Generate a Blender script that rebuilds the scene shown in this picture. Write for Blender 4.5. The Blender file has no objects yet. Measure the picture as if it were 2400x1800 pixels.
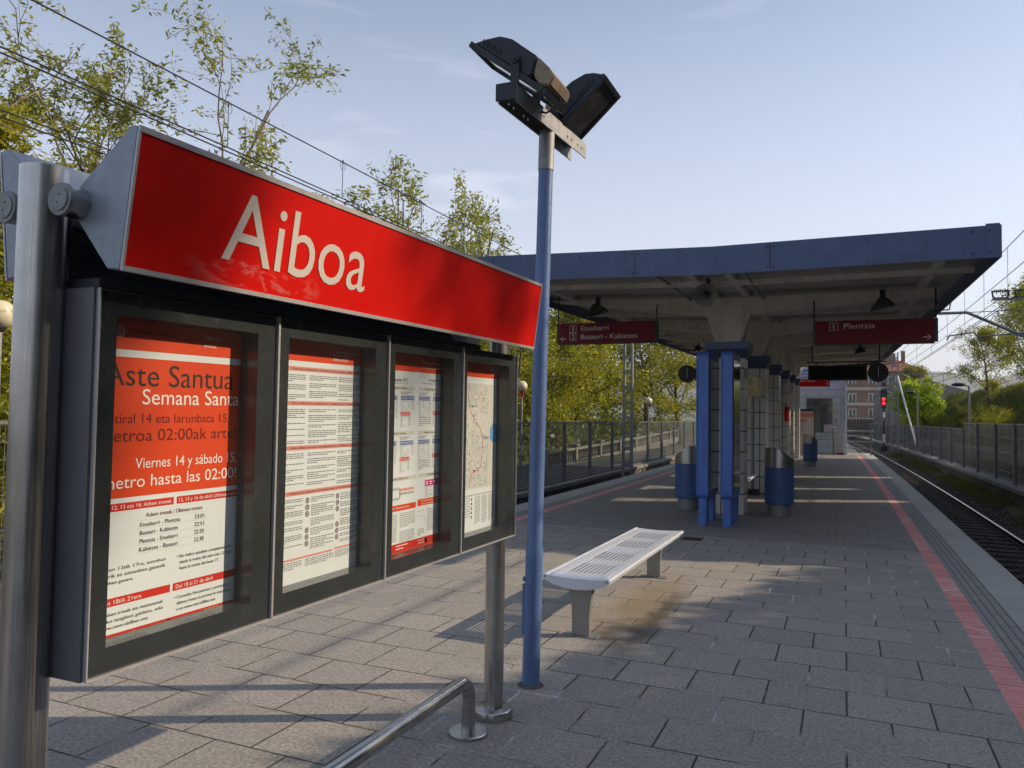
import bpy, bmesh, math, random
import numpy as np
from mathutils import Vector, Matrix

random.seed(7)
SC = bpy.context.scene
COL = SC.collection

# ------------------------------------------------------------------ camera
cam_d = bpy.data.cameras.new("camera")
cam_d.sensor_width = 36.0
cam_d.lens = 27.05
cam_d.clip_start = 0.05
cam_d.clip_end = 9000.0
cam = bpy.data.objects.new("camera", cam_d)
COL.objects.link(cam)
YAW, PIT, ROL = math.radians(23.595), math.radians(2.356), math.radians(0.86)
f0 = Vector((-math.sin(YAW), math.cos(YAW), 0)); r0 = Vector((math.cos(YAW), math.sin(YAW), 0)); zz = Vector((0, 0, 1))
fw = f0 * math.cos(PIT) + zz * math.sin(PIT)
u0 = -f0 * math.sin(PIT) + zz * math.cos(PIT)
rr = r0 * math.cos(ROL) + u0 * math.sin(ROL)
uu = -r0 * math.sin(ROL) + u0 * math.cos(ROL)
m = Matrix.Identity(4)
for i in range(3):
    m[i][0], m[i][1], m[i][2] = rr[i], uu[i], -fw[i]
m[2][3] = 1.60
cam.matrix_world = m
SC.camera = cam

# ------------------------------------------------------------------ light
SUN_EL, SUN_AZ = math.radians(29.5), math.radians(27.4)      # azimuth from +X towards +Y
SUN = Vector((math.cos(SUN_EL) * math.cos(SUN_AZ), math.cos(SUN_EL) * math.sin(SUN_AZ), math.sin(SUN_EL)))
sl = bpy.data.lights.new("sun", 'SUN')
sl.energy = 4.9
sl.angle = math.radians(0.53)
sl.color = (1.0, 0.81, 0.59)
so = bpy.data.objects.new("sun", sl)
COL.objects.link(so)
so.rotation_euler = (-SUN).to_track_quat('-Z', 'Y').to_euler()
so.location = SUN * 60

W = bpy.data.worlds.new("World")
SC.world = W
W.use_nodes = True
nt = W.node_tree
for n in list(nt.nodes):
    nt.nodes.remove(n)
out = nt.nodes.new("ShaderNodeOutputWorld")
bg = nt.nodes.new("ShaderNodeBackground")
bg.inputs[1].default_value = 0.135
sky = nt.nodes.new("ShaderNodeTexSky")
sky.sky_type = 'NISHITA'
sky.sun_disc = False
sky.sun_elevation = SUN_EL
sky.sun_rotation = math.radians(90) - SUN_AZ
sky.air_density = 1.0
sky.dust_density = 0.9
sky.ozone_density = 1.6
tc = nt.nodes.new("ShaderNodeTexCoord")
mp = nt.nodes.new("ShaderNodeMapping")
mp.inputs['Rotation'].default_value = (0, 0, math.radians(18))
mp.inputs['Scale'].default_value = (1.6, 1.1, 7.0)
nz = nt.nodes.new("ShaderNodeTexNoise")
nz.inputs['Scale'].default_value = 2.2
nz.inputs['Detail'].default_value = 7
nz.inputs['Roughness'].default_value = 0.55
nz.inputs['Distortion'].default_value = 0.7
cr = nt.nodes.new("ShaderNodeMapRange")
cr.inputs['From Min'].default_value = 0.43
cr.inputs['From Max'].default_value = 0.70
sep = nt.nodes.new("ShaderNodeSeparateXYZ")
hz = nt.nodes.new("ShaderNodeMapRange")       # more veil low in the sky
hz.inputs['From Min'].default_value = 0.55
hz.inputs['From Max'].default_value = 0.02
hz.inputs['To Min'].default_value = 0.16
hz.inputs['To Max'].default_value = 0.85
mu = nt.nodes.new("ShaderNodeMath"); mu.operation = 'MULTIPLY'
veil = nt.nodes.new("ShaderNodeMapRange")
veil.inputs['From Min'].default_value = 0.48
veil.inputs['From Max'].default_value = 0.0
veil.inputs['To Min'].default_value = 0.13
veil.inputs['To Max'].default_value = 0.70
mx0 = nt.nodes.new("ShaderNodeMath"); mx0.operation = 'MAXIMUM'
mixc = nt.nodes.new("ShaderNodeMix"); mixc.data_type = 'RGBA'
mixc.inputs['B'].default_value = (7.9, 7.9, 8.8, 1)
L = nt.links.new
L(tc.outputs['Generated'], mp.inputs[0]); L(mp.outputs[0], nz.inputs['Vector'])
L(nz.outputs['Fac'], cr.inputs['Value']); L(tc.outputs['Generated'], sep.inputs[0])
L(sep.outputs['Z'], hz.inputs['Value']); L(sep.outputs['Z'], veil.inputs['Value'])
L(cr.outputs[0], mu.inputs[0]); L(hz.outputs[0], mu.inputs[1])
L(mu.outputs[0], mx0.inputs[0]); L(veil.outputs[0], mx0.inputs[1])
L(mx0.outputs[0], mixc.inputs['Factor']); L(sky.outputs[0], mixc.inputs['A'])
L(mixc.outputs['Result'], bg.inputs[0]); L(bg.outputs[0], out.inputs[0])

SC.view_settings.view_transform = 'Standard'
SC.view_settings.look = 'None'
SC.view_settings.exposure = 0.19
SC.view_settings.gamma = 1.0
SC.cycles.max_bounces = 8
SC.cycles.transparent_max_bounces = 24
SC.cycles.use_denoising = True

# ------------------------------------------------------------------ materials
def nodes_of(name):
    mt = bpy.data.materials.new(name)
    mt.use_nodes = True
    t = mt.node_tree
    b = t.nodes["Principled BSDF"]
    return mt, t, b

def N(t, kind, **kw):
    n = t.nodes.new(kind)
    for k, v in kw.items():
        if k in n.inputs:
            n.inputs[k].default_value = v
        else:
            setattr(n, k, v)
    return n

def mixrgb(t, fac, a, b, mode='MIX'):
    n = t.nodes.new("ShaderNodeMix"); n.data_type = 'RGBA'; n.blend_type = mode
    for key, v in (('Factor', fac), ('A', a), ('B', b)):
        if hasattr(v, 'is_linked') or hasattr(v, 'links'):
            t.links.new(v, n.inputs[key])
        elif key == 'Factor':
            n.inputs['Factor'].default_value = v
        else:
            n.inputs[key].default_value = (*v[:3], 1)
    return n.outputs['Result']

def ramp(t, src, lo, hi, a=0.0, b=1.0):
    n = t.nodes.new("ShaderNodeMapRange")
    n.inputs['From Min'].default_value = lo; n.inputs['From Max'].default_value = hi
    n.inputs['To Min'].default_value = a; n.inputs['To Max'].default_value = b
    t.links.new(src, n.inputs['Value'])
    return n.outputs[0]

def coords(t, kind='Object'):
    return t.nodes.new("ShaderNodeTexCoord").outputs[kind]

def noise(t, vec, scale, detail=4, rough=0.55, dist=0.0):
    n = t.nodes.new("ShaderNodeTexNoise")
    n.inputs['Scale'].default_value = scale; n.inputs['Detail'].default_value = detail
    n.inputs['Roughness'].default_value = rough; n.inputs['Distortion'].default_value = dist
    t.links.new(vec, n.inputs['Vector'])
    return n.outputs['Fac']

def bump(t, b, h, strength=0.3, dist=0.01):
    n = t.nodes.new("ShaderNodeBump")
    n.inputs['Strength'].default_value = strength; n.inputs['Distance'].default_value = dist
    t.links.new(h, n.inputs['Height']); t.links.new(n.outputs[0], b.inputs['Normal'])

def paint(name, col, rough=0.4, metal=0.0, var=0.18, scale=6.0, dirt=(0.05, 0.045, 0.04), dirt_amt=0.25, bmp=0.0, spec=0.5, streak=0.0):
    mt, t, b = nodes_of(name)
    v = coords(t)
    n1 = noise(t, v, scale, 6, 0.62)
    n2 = noise(t, v, scale * 7.3, 3)
    c = mixrgb(t, ramp(t, n1, 0.3, 0.75), [x * (1 - var) for x in col], [min(1, x * (1 + var)) for x in col])
    c = mixrgb(t, ramp(t, n1, 0.56, 0.8, 0, dirt_amt), c, dirt)
    if streak:
        ms = t.nodes.new("ShaderNodeMapping"); ms.inputs['Scale'].default_value = (9, 9, 0.7); t.links.new(v, ms.inputs[0])
        n3 = noise(t, ms.outputs[0], 1.0, 5, 0.6); n4 = noise(t, v, scale * 22, 2)
        c = mixrgb(t, ramp(t, n3, 0.5, 0.78, 0, streak), c, dirt)
        c = mixrgb(t, ramp(t, n4, 0.68, 0.76, 0, streak * .6), c, [min(1, x * 1.7 + .06) for x in col])
    t.links.new(c, b.inputs['Base Color'])
    b.inputs['Metallic'].default_value = metal
    b.inputs['Specular IOR Level'].default_value = spec
    t.links.new(ramp(t, n2, 0.3, 0.7, max(0.03, rough - 0.07), rough + 0.09), b.inputs['Roughness'])
    if bmp:
        bump(t, b, n2, bmp, 0.004)
    return mt

def steel(name, col=(0.56, 0.55, 0.53), rough=0.3, axis=2):
    mt, t, b = nodes_of(name)
    v = coords(t)
    mpn = t.nodes.new("ShaderNodeMapping")
    s = [260, 260, 260]; s[axis] = 4
    mpn.inputs['Scale'].default_value = s
    t.links.new(v, mpn.inputs[0])
    n1 = noise(t, mpn.outputs[0], 1.0, 3)
    n2 = noise(t, v, 9, 5)
    c = mixrgb(t, ramp(t, n2, 0.35, 0.75), col, [x * 0.78 for x in col])
    t.links.new(c, b.inputs['Base Color'])
    b.inputs['Metallic'].default_value = 1.0
    t.links.new(ramp(t, n1, 0.3, 0.7, rough - 0.06, rough + 0.08), b.inputs['Roughness'])
    bump(t, b, n1, 0.05, 0.001)
    return mt

def glass(name, tint=(0.9, 0.95, 0.93), dust=0.06, refl=0.9, gr=0.02, dustcol=(0.35, 0.37, 0.36)):
    mt = bpy.data.materials.new(name); mt.use_nodes = True
    t = mt.node_tree
    for n in list(t.nodes): t.nodes.remove(n)
    o = t.nodes.new("ShaderNodeOutputMaterial")
    tr = t.nodes.new("ShaderNodeBsdfTransparent"); tr.inputs[0].default_value = (*tint, 1)
    gl = t.nodes.new("ShaderNodeBsdfGlossy"); gl.inputs['Roughness'].default_value = gr; gl.inputs[0].default_value = (1, 1, 1, 1)
    df = t.nodes.new("ShaderNodeBsdfDiffuse"); df.inputs[0].default_value = (*dustcol, 1)
    fr = t.nodes.new("ShaderNodeFresnel"); fr.inputs[0].default_value = 1.5
    geo = t.nodes.new("ShaderNodeNewGeometry")
    # same reflectance from both sides of the thin pane
    iorm = t.nodes.new("ShaderNodeMapRange"); iorm.inputs['To Min'].default_value = 1.5; iorm.inputs['To Max'].default_value = 1 / 1.5
    t.links.new(geo.outputs['Backfacing'], iorm.inputs['Value']); t.links.new(iorm.outputs[0], fr.inputs[0])
    m1 = t.nodes.new("ShaderNodeMixShader"); m2 = t.nodes.new("ShaderNodeMixShader")
    mul = t.nodes.new("ShaderNodeMath"); mul.operation = 'MULTIPLY'; mul.inputs[1].default_value = refl
    t.links.new(fr.outputs[0], mul.inputs[0]); t.links.new(mul.outputs[0], m1.inputs[0])
    t.links.new(tr.outputs[0], m1.inputs[1]); t.links.new(gl.outputs[0], m1.inputs[2])
    v = coords(t)
    nn = noise(t, v, 3.0, 6, 0.6)
    t.links.new(ramp(t, nn, 0.3, 0.8, dust * 0.5, dust * 1.8), m2.inputs[0])
    t.links.new(m1.outputs[0], m2.inputs[1]); t.links.new(df.outputs[0], m2.inputs[2])
    t.links.new(m2.outputs[0], o.inputs[0])
    return mt

def flat(name, col, rough=0.5, spec=0.3):
    mt, t, b = nodes_of(name)
    v = coords(t)
    n1 = noise(t, v, 14, 4)
    t.links.new(mixrgb(t, n1, [x * 0.94 for x in col], [min(1, x * 1.05) for x in col]), b.inputs['Base Color'])
    b.inputs['Roughness'].default_value = rough
    b.inputs['Specular IOR Level'].default_value = spec
    return mt

def emit(name, col, s):
    mt, t, b = nodes_of(name)
    b.inputs['Base Color'].default_value = (*[x * 0.4 for x in col], 1)
    b.inputs['Emission Color'].default_value = (*col, 1)
    b.inputs['Emission Strength'].default_value = s
    b.inputs['Roughness'].default_value = 0.3
    return mt

def brick_mat(name, c1, c2, mortar, bw, bh, ms, off=0.5, rough=0.75, uv=True, grain=90, grain_amt=0.35, bmp=0.35, msmooth=0.15, stain=True, xz=False, light_joints=0.0, bias=0.0, wob=0.006, bstain=None, worn=None, spots=False):
    mt, t, b = nodes_of(name)
    if uv:
        v = coords(t, 'UV')
    else:
        v0 = coords(t, 'Object')
        sp = t.nodes.new("ShaderNodeSeparateXYZ"); t.links.new(v0, sp.inputs[0])
        ad = t.nodes.new("ShaderNodeMath"); ad.operation = 'ADD'
        t.links.new(sp.outputs[0], ad.inputs[0]); t.links.new(sp.outputs[1], ad.inputs[1])
        cb = t.nodes.new("ShaderNodeCombineXYZ"); t.links.new(ad.outputs[0], cb.inputs[0]); t.links.new(sp.outputs[2], cb.inputs[1])
        v = cb.outputs[0]
    nd = t.nodes.new("ShaderNodeTexNoise"); nd.inputs['Scale'].default_value = 7; nd.inputs['Detail'].default_value = 3
    t.links.new(v, nd.inputs['Vector'])
    vm = t.nodes.new("ShaderNodeVectorMath"); vm.operation = 'MULTIPLY_ADD'
    vm.inputs[1].default_value = (wob, wob, 0)
    t.links.new(nd.outputs['Color'], vm.inputs[0]); t.links.new(v, vm.inputs[2])
    br = t.nodes.new("ShaderNodeTexBrick")
    br.offset = off
    for k, val in (('Scale', 1.0), ('Mortar Size', ms), ('Mortar Smooth', msmooth), ('Brick Width', bw), ('Row Height', bh), ('Bias', bias)):
        br.inputs[k].default_value = val
    br.inputs['Color1'].default_value = (*c1, 1); br.inputs['Color2'].default_value = (*c2, 1)
    t.links.new(vm.outputs[0], br.inputs['Vector'])
    big = noise(t, v, 0.9, 5, 0.6)
    med = noise(t, v, 11, 5, 0.65)
    mort = mixrgb(t, ramp(t, big, 0.5, 0.62, 0, light_joints), mortar, [min(1, x * 3.2) for x in c1])
    t.links.new(mort, br.inputs['Mortar'])
    c = br.outputs['Color']
    g = noise(t, v, grain, 2, 0.7)
    c = mixrgb(t, ramp(t, g, 0.32, 0.68, 0.0, 1.0), mixrgb(t, grain_amt, c, [0.02, 0.02, 0.02]), c)
    g2 = noise(t, v, grain * 1.7, 1, 0.5)
    c = mixrgb(t, ramp(t, g2, 0.66, 0.74, 0, grain_amt * 0.75), c, [0.62, 0.6, 0.55])
    if stain:
        c = mixrgb(t, ramp(t, med, 0.5, 0.8, 0, 0.28), c, [0.06, 0.055, 0.05])
        c = mixrgb(t, ramp(t, big, 0.48, 0.75, 0, 0.4), c, mixrgb(t, 0.5, c, [0.07, 0.065, 0.06]))
    if worn:
        mw = t.nodes.new("ShaderNodeMapping"); mw.inputs['Scale'].default_value = (3.5, 16, 1); mw.inputs['Rotation'].default_value = (0, 0, 0.25); t.links.new(v, mw.inputs[0])
        wn = t.nodes.new("ShaderNodeMath"); wn.operation = 'MULTIPLY'
        t.links.new(ramp(t, noise(t, mw.outputs[0], 1.0, 5, 0.65), 0.46, 0.66), wn.inputs[0])
        mw2 = t.nodes.new("ShaderNodeMapping"); mw2.inputs['Scale'].default_value = (0, 0.55, 0); t.links.new(v, mw2.inputs[0])
        t.links.new(ramp(t, noise(t, mw2.outputs[0], 1.0, 2, 0.5), 0.45, 0.62, 0.12, 0.85), wn.inputs[1])
        c = mixrgb(t, wn.outputs[0], c, worn)
    if spots:
        vo = t.nodes.new("ShaderNodeTexVoronoi"); vo.inputs['Scale'].default_value = 3.2; vo.inputs['Randomness'].default_value = 1.0; t.links.new(v, vo.inputs['Vector'])
        sv = t.nodes.new("ShaderNodeSeparateColor"); t.links.new(vo.outputs['Color'], sv.inputs[0])
        rad = ramp(t, sv.outputs[0], 0.55, 1.0, 0.0, 0.075)
        su = t.nodes.new("ShaderNodeMath"); su.operation = 'SUBTRACT'; t.links.new(rad, su.inputs[0]); t.links.new(vo.outputs['Distance'], su.inputs[1])
        c = mixrgb(t, ramp(t, su.outputs[0], 0.0, 0.02, 0, 0.6), c, [0.05, 0.047, 0.043])
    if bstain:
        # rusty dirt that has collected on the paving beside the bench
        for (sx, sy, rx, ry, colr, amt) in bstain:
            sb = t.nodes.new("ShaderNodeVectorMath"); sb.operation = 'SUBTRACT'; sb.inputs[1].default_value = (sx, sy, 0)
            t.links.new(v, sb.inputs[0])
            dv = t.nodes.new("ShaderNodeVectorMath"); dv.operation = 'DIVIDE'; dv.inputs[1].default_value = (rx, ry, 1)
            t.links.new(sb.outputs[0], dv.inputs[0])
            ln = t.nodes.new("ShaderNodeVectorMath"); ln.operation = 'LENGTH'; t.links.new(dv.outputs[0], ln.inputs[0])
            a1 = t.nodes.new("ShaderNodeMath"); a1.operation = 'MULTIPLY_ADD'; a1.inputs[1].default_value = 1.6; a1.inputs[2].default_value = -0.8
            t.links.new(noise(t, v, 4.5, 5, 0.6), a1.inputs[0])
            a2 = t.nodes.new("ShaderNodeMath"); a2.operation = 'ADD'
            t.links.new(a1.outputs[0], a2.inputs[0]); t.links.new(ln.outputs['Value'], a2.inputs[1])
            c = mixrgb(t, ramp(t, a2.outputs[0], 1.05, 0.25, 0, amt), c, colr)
    t.links.new(c, b.inputs['Base Color'])
    b.inputs['Roughness'].default_value = rough
    b.inputs['Specular IOR Level'].default_value = 0.35
    h = t.nodes.new("ShaderNodeMath"); h.operation = 'MULTIPLY_ADD'
    h.inputs[1].default_value = -1.0
    gm = t.nodes.new("ShaderNodeMath"); gm.operation = 'MULTIPLY'; gm.inputs[1].default_value = 0.5
    t.links.new(g, gm.inputs[0]); t.links.new(br.outputs['Fac'], h.inputs[0]); t.links.new(gm.outputs[0], h.inputs[2])
    bump(t, b, h.outputs[0], bmp, 0.006)
    return mt

def rock(name, c1, c2, scale=20, rough=0.9, bmp=0.8, dist=0.03, kind='Object', sc2=None):
    mt, t, b = nodes_of(name)
    v = coords(t, kind)
    n1 = noise(t, v, scale, 8, 0.7)
    n2 = noise(t, v, scale * 0.12, 4)
    c = mixrgb(t, ramp(t, n1, 0.35, 0.68), c1, c2)
    c = mixrgb(t, ramp(t, n2, 0.4, 0.7, 0, 0.5), c, [x * 0.45 for x in c1])
    t.links.new(c, b.inputs['Base Color'])
    b.inputs['Roughness'].default_value = rough
    b.inputs['Specular IOR Level'].default_value = 0.2
    bump(t, b, n1, bmp, dist)
    return mt

def leafmat(name, a, b_, tr=0.35):
    mt = bpy.data.materials.new(name); mt.use_nodes = True
    t = mt.node_tree
    for n in list(t.nodes): t.nodes.remove(n)
    o = t.nodes.new("ShaderNodeOutputMaterial")
    geo = t.nodes.new("ShaderNodeNewGeometry")
    c = mixrgb(t, geo.outputs['Random Per Island'], a, b_)
    n2 = noise(t, coords(t), 0.7, 3)
    c = mixrgb(t, ramp(t, n2, 0.4, 0.65, 0, 0.55), c, [min(.9, b_[0] * 1.15), min(.9, b_[1] * 1.05), b_[2] * 0.8])
    d = t.nodes.new("ShaderNodeBsdfDiffuse"); tl = t.nodes.new("ShaderNodeBsdfTranslucent")
    t.links.new(c, d.inputs[0]); t.links.new(c, tl.inputs[0])
    mxs = t.nodes.new("ShaderNodeMixShader"); mxs.inputs[0].default_value = tr
    t.links.new(d.outputs[0], mxs.inputs[1]); t.links.new(tl.outputs[0], mxs.inputs[2])
    gl = t.nodes.new("ShaderNodeBsdfGlossy"); gl.inputs['Roughness'].default_value = 0.45; gl.inputs[0].default_value = (0.6, 0.6, 0.6, 1)
    m2 = t.nodes.new("ShaderNodeMixShader"); m2.inputs[0].default_value = 0.035
    t.links.new(mxs.outputs[0], m2.inputs[1]); t.links.new(gl.outputs[0], m2.inputs[2])
    t.links.new(m2.outputs[0], o.inputs[0])
    return mt

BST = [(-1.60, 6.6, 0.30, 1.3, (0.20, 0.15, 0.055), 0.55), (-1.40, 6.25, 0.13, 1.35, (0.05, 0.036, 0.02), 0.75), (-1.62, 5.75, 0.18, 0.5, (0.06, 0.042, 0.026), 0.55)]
M = {}
M['slab'] = brick_mat('paving_slabs', (0.425, 0.395, 0.35), (0.36, 0.34, 0.308), (0.045, 0.042, 0.038), 0.435, 0.42, 0.0062, 0.5, grain=52, grain_amt=0.55, light_joints=0.75, bstain=BST, spots=True)
M['paver'] = brick_mat('small_pavers', (0.32, 0.30, 0.275), (0.255, 0.243, 0.228), (0.065, 0.06, 0.055), 0.21, 0.105, 0.004, 0.5, grain=80, grain_amt=0.35)
M['redline'] = brick_mat('red_line_tiles', (0.76, 0.29, 0.26), (0.66, 0.24, 0.215), (0.14, 0.06, 0.055), 0.40, 0.40, 0.005, 0.0, grain=60, grain_amt=0.2, stain=True, worn=(0.78, 0.62, 0.58))
M['tactile'] = brick_mat('ribbed_tactile_tiles', (0.31, 0.305, 0.285), (0.27, 0.265, 0.25), (0.13, 0.125, 0.115), 0.062, 0.40, 0.007, 0.0, grain=90, grain_amt=0.3)
M['coping'] = brick_mat('coping_concrete', (0.46, 0.45, 0.42), (0.41, 0.40, 0.375), (0.09, 0.085, 0.08), 1.6, 1.2, 0.005, 0.0, grain=60, grain_amt=0.28)
M['concrete'] = rock('old_concrete', (0.20, 0.19, 0.175), (0.30, 0.285, 0.26), 9, 0.9, 0.4, 0.02)
M['concrete_dark'] = rock('dirty_concrete', (0.075, 0.072, 0.068), (0.16, 0.15, 0.14), 6, 0.9, 0.4, 0.02)
M['ballast'] = rock('ballast_stones', (0.05, 0.043, 0.037), (0.20, 0.175, 0.15), 26, 0.95, 1.0, 0.06)
M['earth'] = rock('grassy_earth', (0.05, 0.055, 0.02), (0.11, 0.105, 0.045), 4, 0.95, 0.8, 0.08)
M['sleeper'] = rock('sleeper_wood', (0.045, 0.036, 0.03), (0.12, 0.10, 0.085), 14, 0.9, 0.5, 0.01)
M['railtop'] = steel('polished_rail', (0.62, 0.60, 0.58), 0.22, 1)
M['rust'] = rock('rusty_steel', (0.09, 0.045, 0.025), (0.16, 0.085, 0.05), 25, 0.8, 0.3, 0.004)
M['steel'] = steel('brushed_stainless', (0.50, 0.49, 0.475), 0.31, 2)
M['steel_y'] = steel('brushed_stainless_rail', (0.50, 0.49, 0.475), 0.28, 1)
M['alu'] = paint('satin_aluminium', (0.68, 0.72, 0.79), 0.36, 0.4, 0.06, 5, (0.25, 0.24, 0.22), 0.25)
M['galv'] = paint('galvanised_steel', (0.27, 0.275, 0.275), 0.55, 0.55, 0.25, 22, (0.15, 0.13, 0.11), 0.35)
M['legsteel'] = paint('dull_leg_steel', (0.27, 0.265, 0.255), 0.5, 0.5, 0.12, 8)
M['bluepole'] = paint('blue_pole_paint', (0.095, 0.165, 0.345), 0.33, 0.0, 0.12, 5, (0.06, 0.07, 0.10), 0.25, streak=0.45)
M['bluetotem'] = paint('blue_panel_paint', (0.07, 0.165, 0.50), 0.42, 0.0, 0.15, 4, (0.03, 0.04, 0.08), 0.35, streak=0.45)
M['bluebin'] = paint('blue_bin_paint', (0.055, 0.12, 0.28), 0.45, 0.0, 0.16, 6, (0.03, 0.04, 0.06), 0.4, streak=0.45)
M['fascia'] = paint('slate_blue_fascia', (0.062, 0.095, 0.19), 0.38, 0.2, 0.14, 2.2, (0.05, 0.06, 0.08), 0.35, streak=0.45)
M['soffit'] = paint('beige_soffit_paint', (0.80, 0.75, 0.67), 0.6, 0.0, 0.10, 3, (0.16, 0.14, 0.12), 0.4, streak=0.45)
M['deck'] = paint('roof_decking', (0.55, 0.52, 0.47), 0.6, 0.0, 0.1, 3)
M['boardgrey'] = paint('grey_board_paint', (0.30, 0.335, 0.39), 0.42, 0.25, 0.06, 9, (0.14, 0.15, 0.16), 0.3, streak=0.45)
M['casegrey'] = paint('case_grey_paint', (0.15, 0.15, 0.165), 0.42, 0.3, 0.08, 9)
M['headrail'] = paint('dark_slate_rail', (0.045, 0.05, 0.062), 0.5, 0.0, 0.1, 6)
M['screen'] = paint('dark_display_screen', (0.012, 0.012, 0.013), 0.55, 0.0, 0.1, 6, spec=0.1)
M['hornpaint'] = paint('grey_horn_paint', (0.22, 0.21, 0.19), 0.5, 0.0, 0.1, 8)
M['dark'] = paint('black_paint', (0.018, 0.019, 0.022), 0.45, 0.0, 0.2, 8)
M['lampdark'] = paint('dark_blue_black_casting', (0.022, 0.027, 0.04), 0.5, 0.1, 0.2, 12, (0.07, 0.06, 0.05), 0.3)
M['lampbrown'] = paint('weathered_gear_case', (0.34, 0.25, 0.16), 0.65, 0.1, 0.35, 26, (0.09, 0.06, 0.035), 0.5)
M['redsign'] = paint('red_enamel', (0.52, 0.005, 0.002), 0.5, 0.0, 0.02, 2.5, (0.45, 0.008, 0.004), 0.1, spec=0.08)
M['redhang'] = paint('dull_red_enamel', (0.19, 0.008, 0.018), 0.5, 0.0, 0.07, 3, spec=0.25)
M['letter'] = flat('cream_lettering', (0.52, 0.47, 0.42), 0.45)
M['letterwhite'] = flat('white_lettering', (0.75, 0.73, 0.70), 0.5)
M['edgegrey'] = paint('pale_edge_trim', (0.46, 0.45, 0.44), 0.4, 0.4, 0.08, 9)
M['bezel'] = paint('black_green_bezel', (0.031, 0.036, 0.037), 0.2, 0.0, 0.15, 5, (0.075, 0.08, 0.08), 0.3)
M['caseback'] = paint('case_lining', (0.035, 0.038, 0.038), 0.6, 0.0, 0.2, 6)
M['glass'] = glass('case_glass', (0.96, 0.98, 0.97), 0.02, 0.55)
M['fenceglass'] = glass('fence_glass', (0.76, 0.82, 0.81), 0.10, 0.75, 0.03, (0.30, 0.33, 0.33))
M['fencegrey'] = glass('grey_fence_panel', (0.62, 0.64, 0.66), 0.36, 0.6, 0.06, (0.21, 0.22, 0.235))
M['winglass'] = glass('window_glass', (0.45, 0.52, 0.50), 0.30, 0.9, 0.02, (0.28, 0.34, 0.31))
M['lampglass'] = paint('lamp_glass', (0.05, 0.05, 0.055), 0.08, 0.0, 0.3, 12, (0.2, 0.18, 0.16), 0.3, spec=1.0)
M['mirrorglass'] = paint('lamp_front_glass', (0.42, 0.43, 0.42), 0.06, 0.9, 0.15, 9, (0.3, 0.28, 0.25), 0.3)
M['paper'] = flat('poster_paper', (0.64, 0.68, 0.70), 0.55)
M['porange'] = flat('poster_orange', (0.62, 0.05, 0.006), 0.5)
M['pred'] = flat('poster_red', (0.52, 0.022, 0.01), 0.5)
M['ppink'] = flat('poster_pale_red', (0.60, 0.24, 0.20), 0.5)
M['pblack'] = flat('poster_black', (0.025, 0.018, 0.016), 0.5)
M['pdark'] = flat('poster_dark_red_ink', (0.12, 0.01, 0.005), 0.5)
M['pgrey'] = flat('poster_grey', (0.42, 0.41, 0.39), 0.5)
M['pmap'] = flat('poster_map_grey', (0.55, 0.55, 0.51), 0.5)
M['pblue'] = flat('poster_blue', (0.05, 0.12, 0.36), 0.5)
M['plake'] = flat('poster_lake_blue', (0.12, 0.30, 0.58), 0.5)
M['pmag'] = flat('poster_magenta', (0.50, 0.005, 0.16), 0.5)
M['pink_text'] = flat('poster_text_grey', (0.20, 0.20, 0.20), 0.5)
M['tile'] = brick_mat('white_column_tiles', (0.62, 0.60, 0.56), (0.58, 0.56, 0.52), (0.012, 0.012, 0.012), 0.275, 0.35, 0.010, 0.0, rough=0.25, uv=False, grain=30, grain_amt=0.06, bmp=0.1, stain=False, wob=0.0)
M['tileblue'] = brick_mat('pale_wall_tiles', (0.60, 0.70, 0.77), (0.57, 0.68, 0.75), (0.04, 0.05, 0.06), 0.66, 0.34, 0.0065, 0.5, rough=0.28, uv=False, grain=30, grain_amt=0.05, bmp=0.1, stain=False, wob=0.0)
M['brickwall'] = brick_mat('red_brick', (0.30, 0.135, 0.085), (0.26, 0.115, 0.075), (0.30, 0.24, 0.2), 0.5, 0.2, 0.02, 0.5, uv=False, grain=4, grain_amt=0.15, stain=False)
M['rooftile'] = brick_mat('clay_roof_tiles', (0.36, 0.14, 0.08), (0.31, 0.12, 0.07), (0.16, 0.06, 0.04), 0.5, 0.5, 0.03, 0.5, uv=False, grain=4, grain_amt=0.2, stain=False)
M['band'] = flat('pale_render', (0.52, 0.48, 0.43), 0.8)
M['globe'] = paint('yellowed_globe', (0.62, 0.56, 0.38), 0.28, 0.0, 0.1, 5, (0.16, 0.17, 0.07), 0.45)
M['stone'] = rock('weathered_stone', (0.20, 0.18, 0.15), (0.36, 0.33, 0.28), 8, 0.9, 0.5, 0.02)
M['bark'] = rock('bark', (0.06, 0.05, 0.04), (0.16, 0.135, 0.11), 18, 0.95, 0.6, 0.01)
M['barkpale'] = rock('pale_bark', (0.15, 0.12, 0.095), (0.30, 0.25, 0.20), 18, 0.95, 0.5, 0.01)
M['leaf_rob'] = leafmat('robinia_leaves', (0.17, 0.215, 0.035), (0.36, 0.37, 0.055), 0.5)
M['leaf_yel'] = leafmat('yellow_green_leaves', (0.17, 0.215, 0.014), (0.40, 0.385, 0.02), 0.45)
M['leaf_dark'] = leafmat('dark_leaves', (0.085, 0.115, 0.014), (0.20, 0.22, 0.025), 0.38)
M['leaf_bright'] = leafmat('bright_green_leaves', (0.22, 0.36, 0.01), (0.44, 0.54, 0.02), 0.5)
M['leaf_fir'] = leafmat('needle_leaves', (0.035, 0.045, 0.02), (0.10, 0.10, 0.035), 0.15)
M['leaf_will'] = leafmat('willow_leaves', (0.22, 0.20, 0.03), (0.30, 0.26, 0.04), 0.4)
M['grass'] = leafmat('grass_blades', (0.06, 0.09, 0.015), (0.16, 0.17, 0.03), 0.3)
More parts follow.
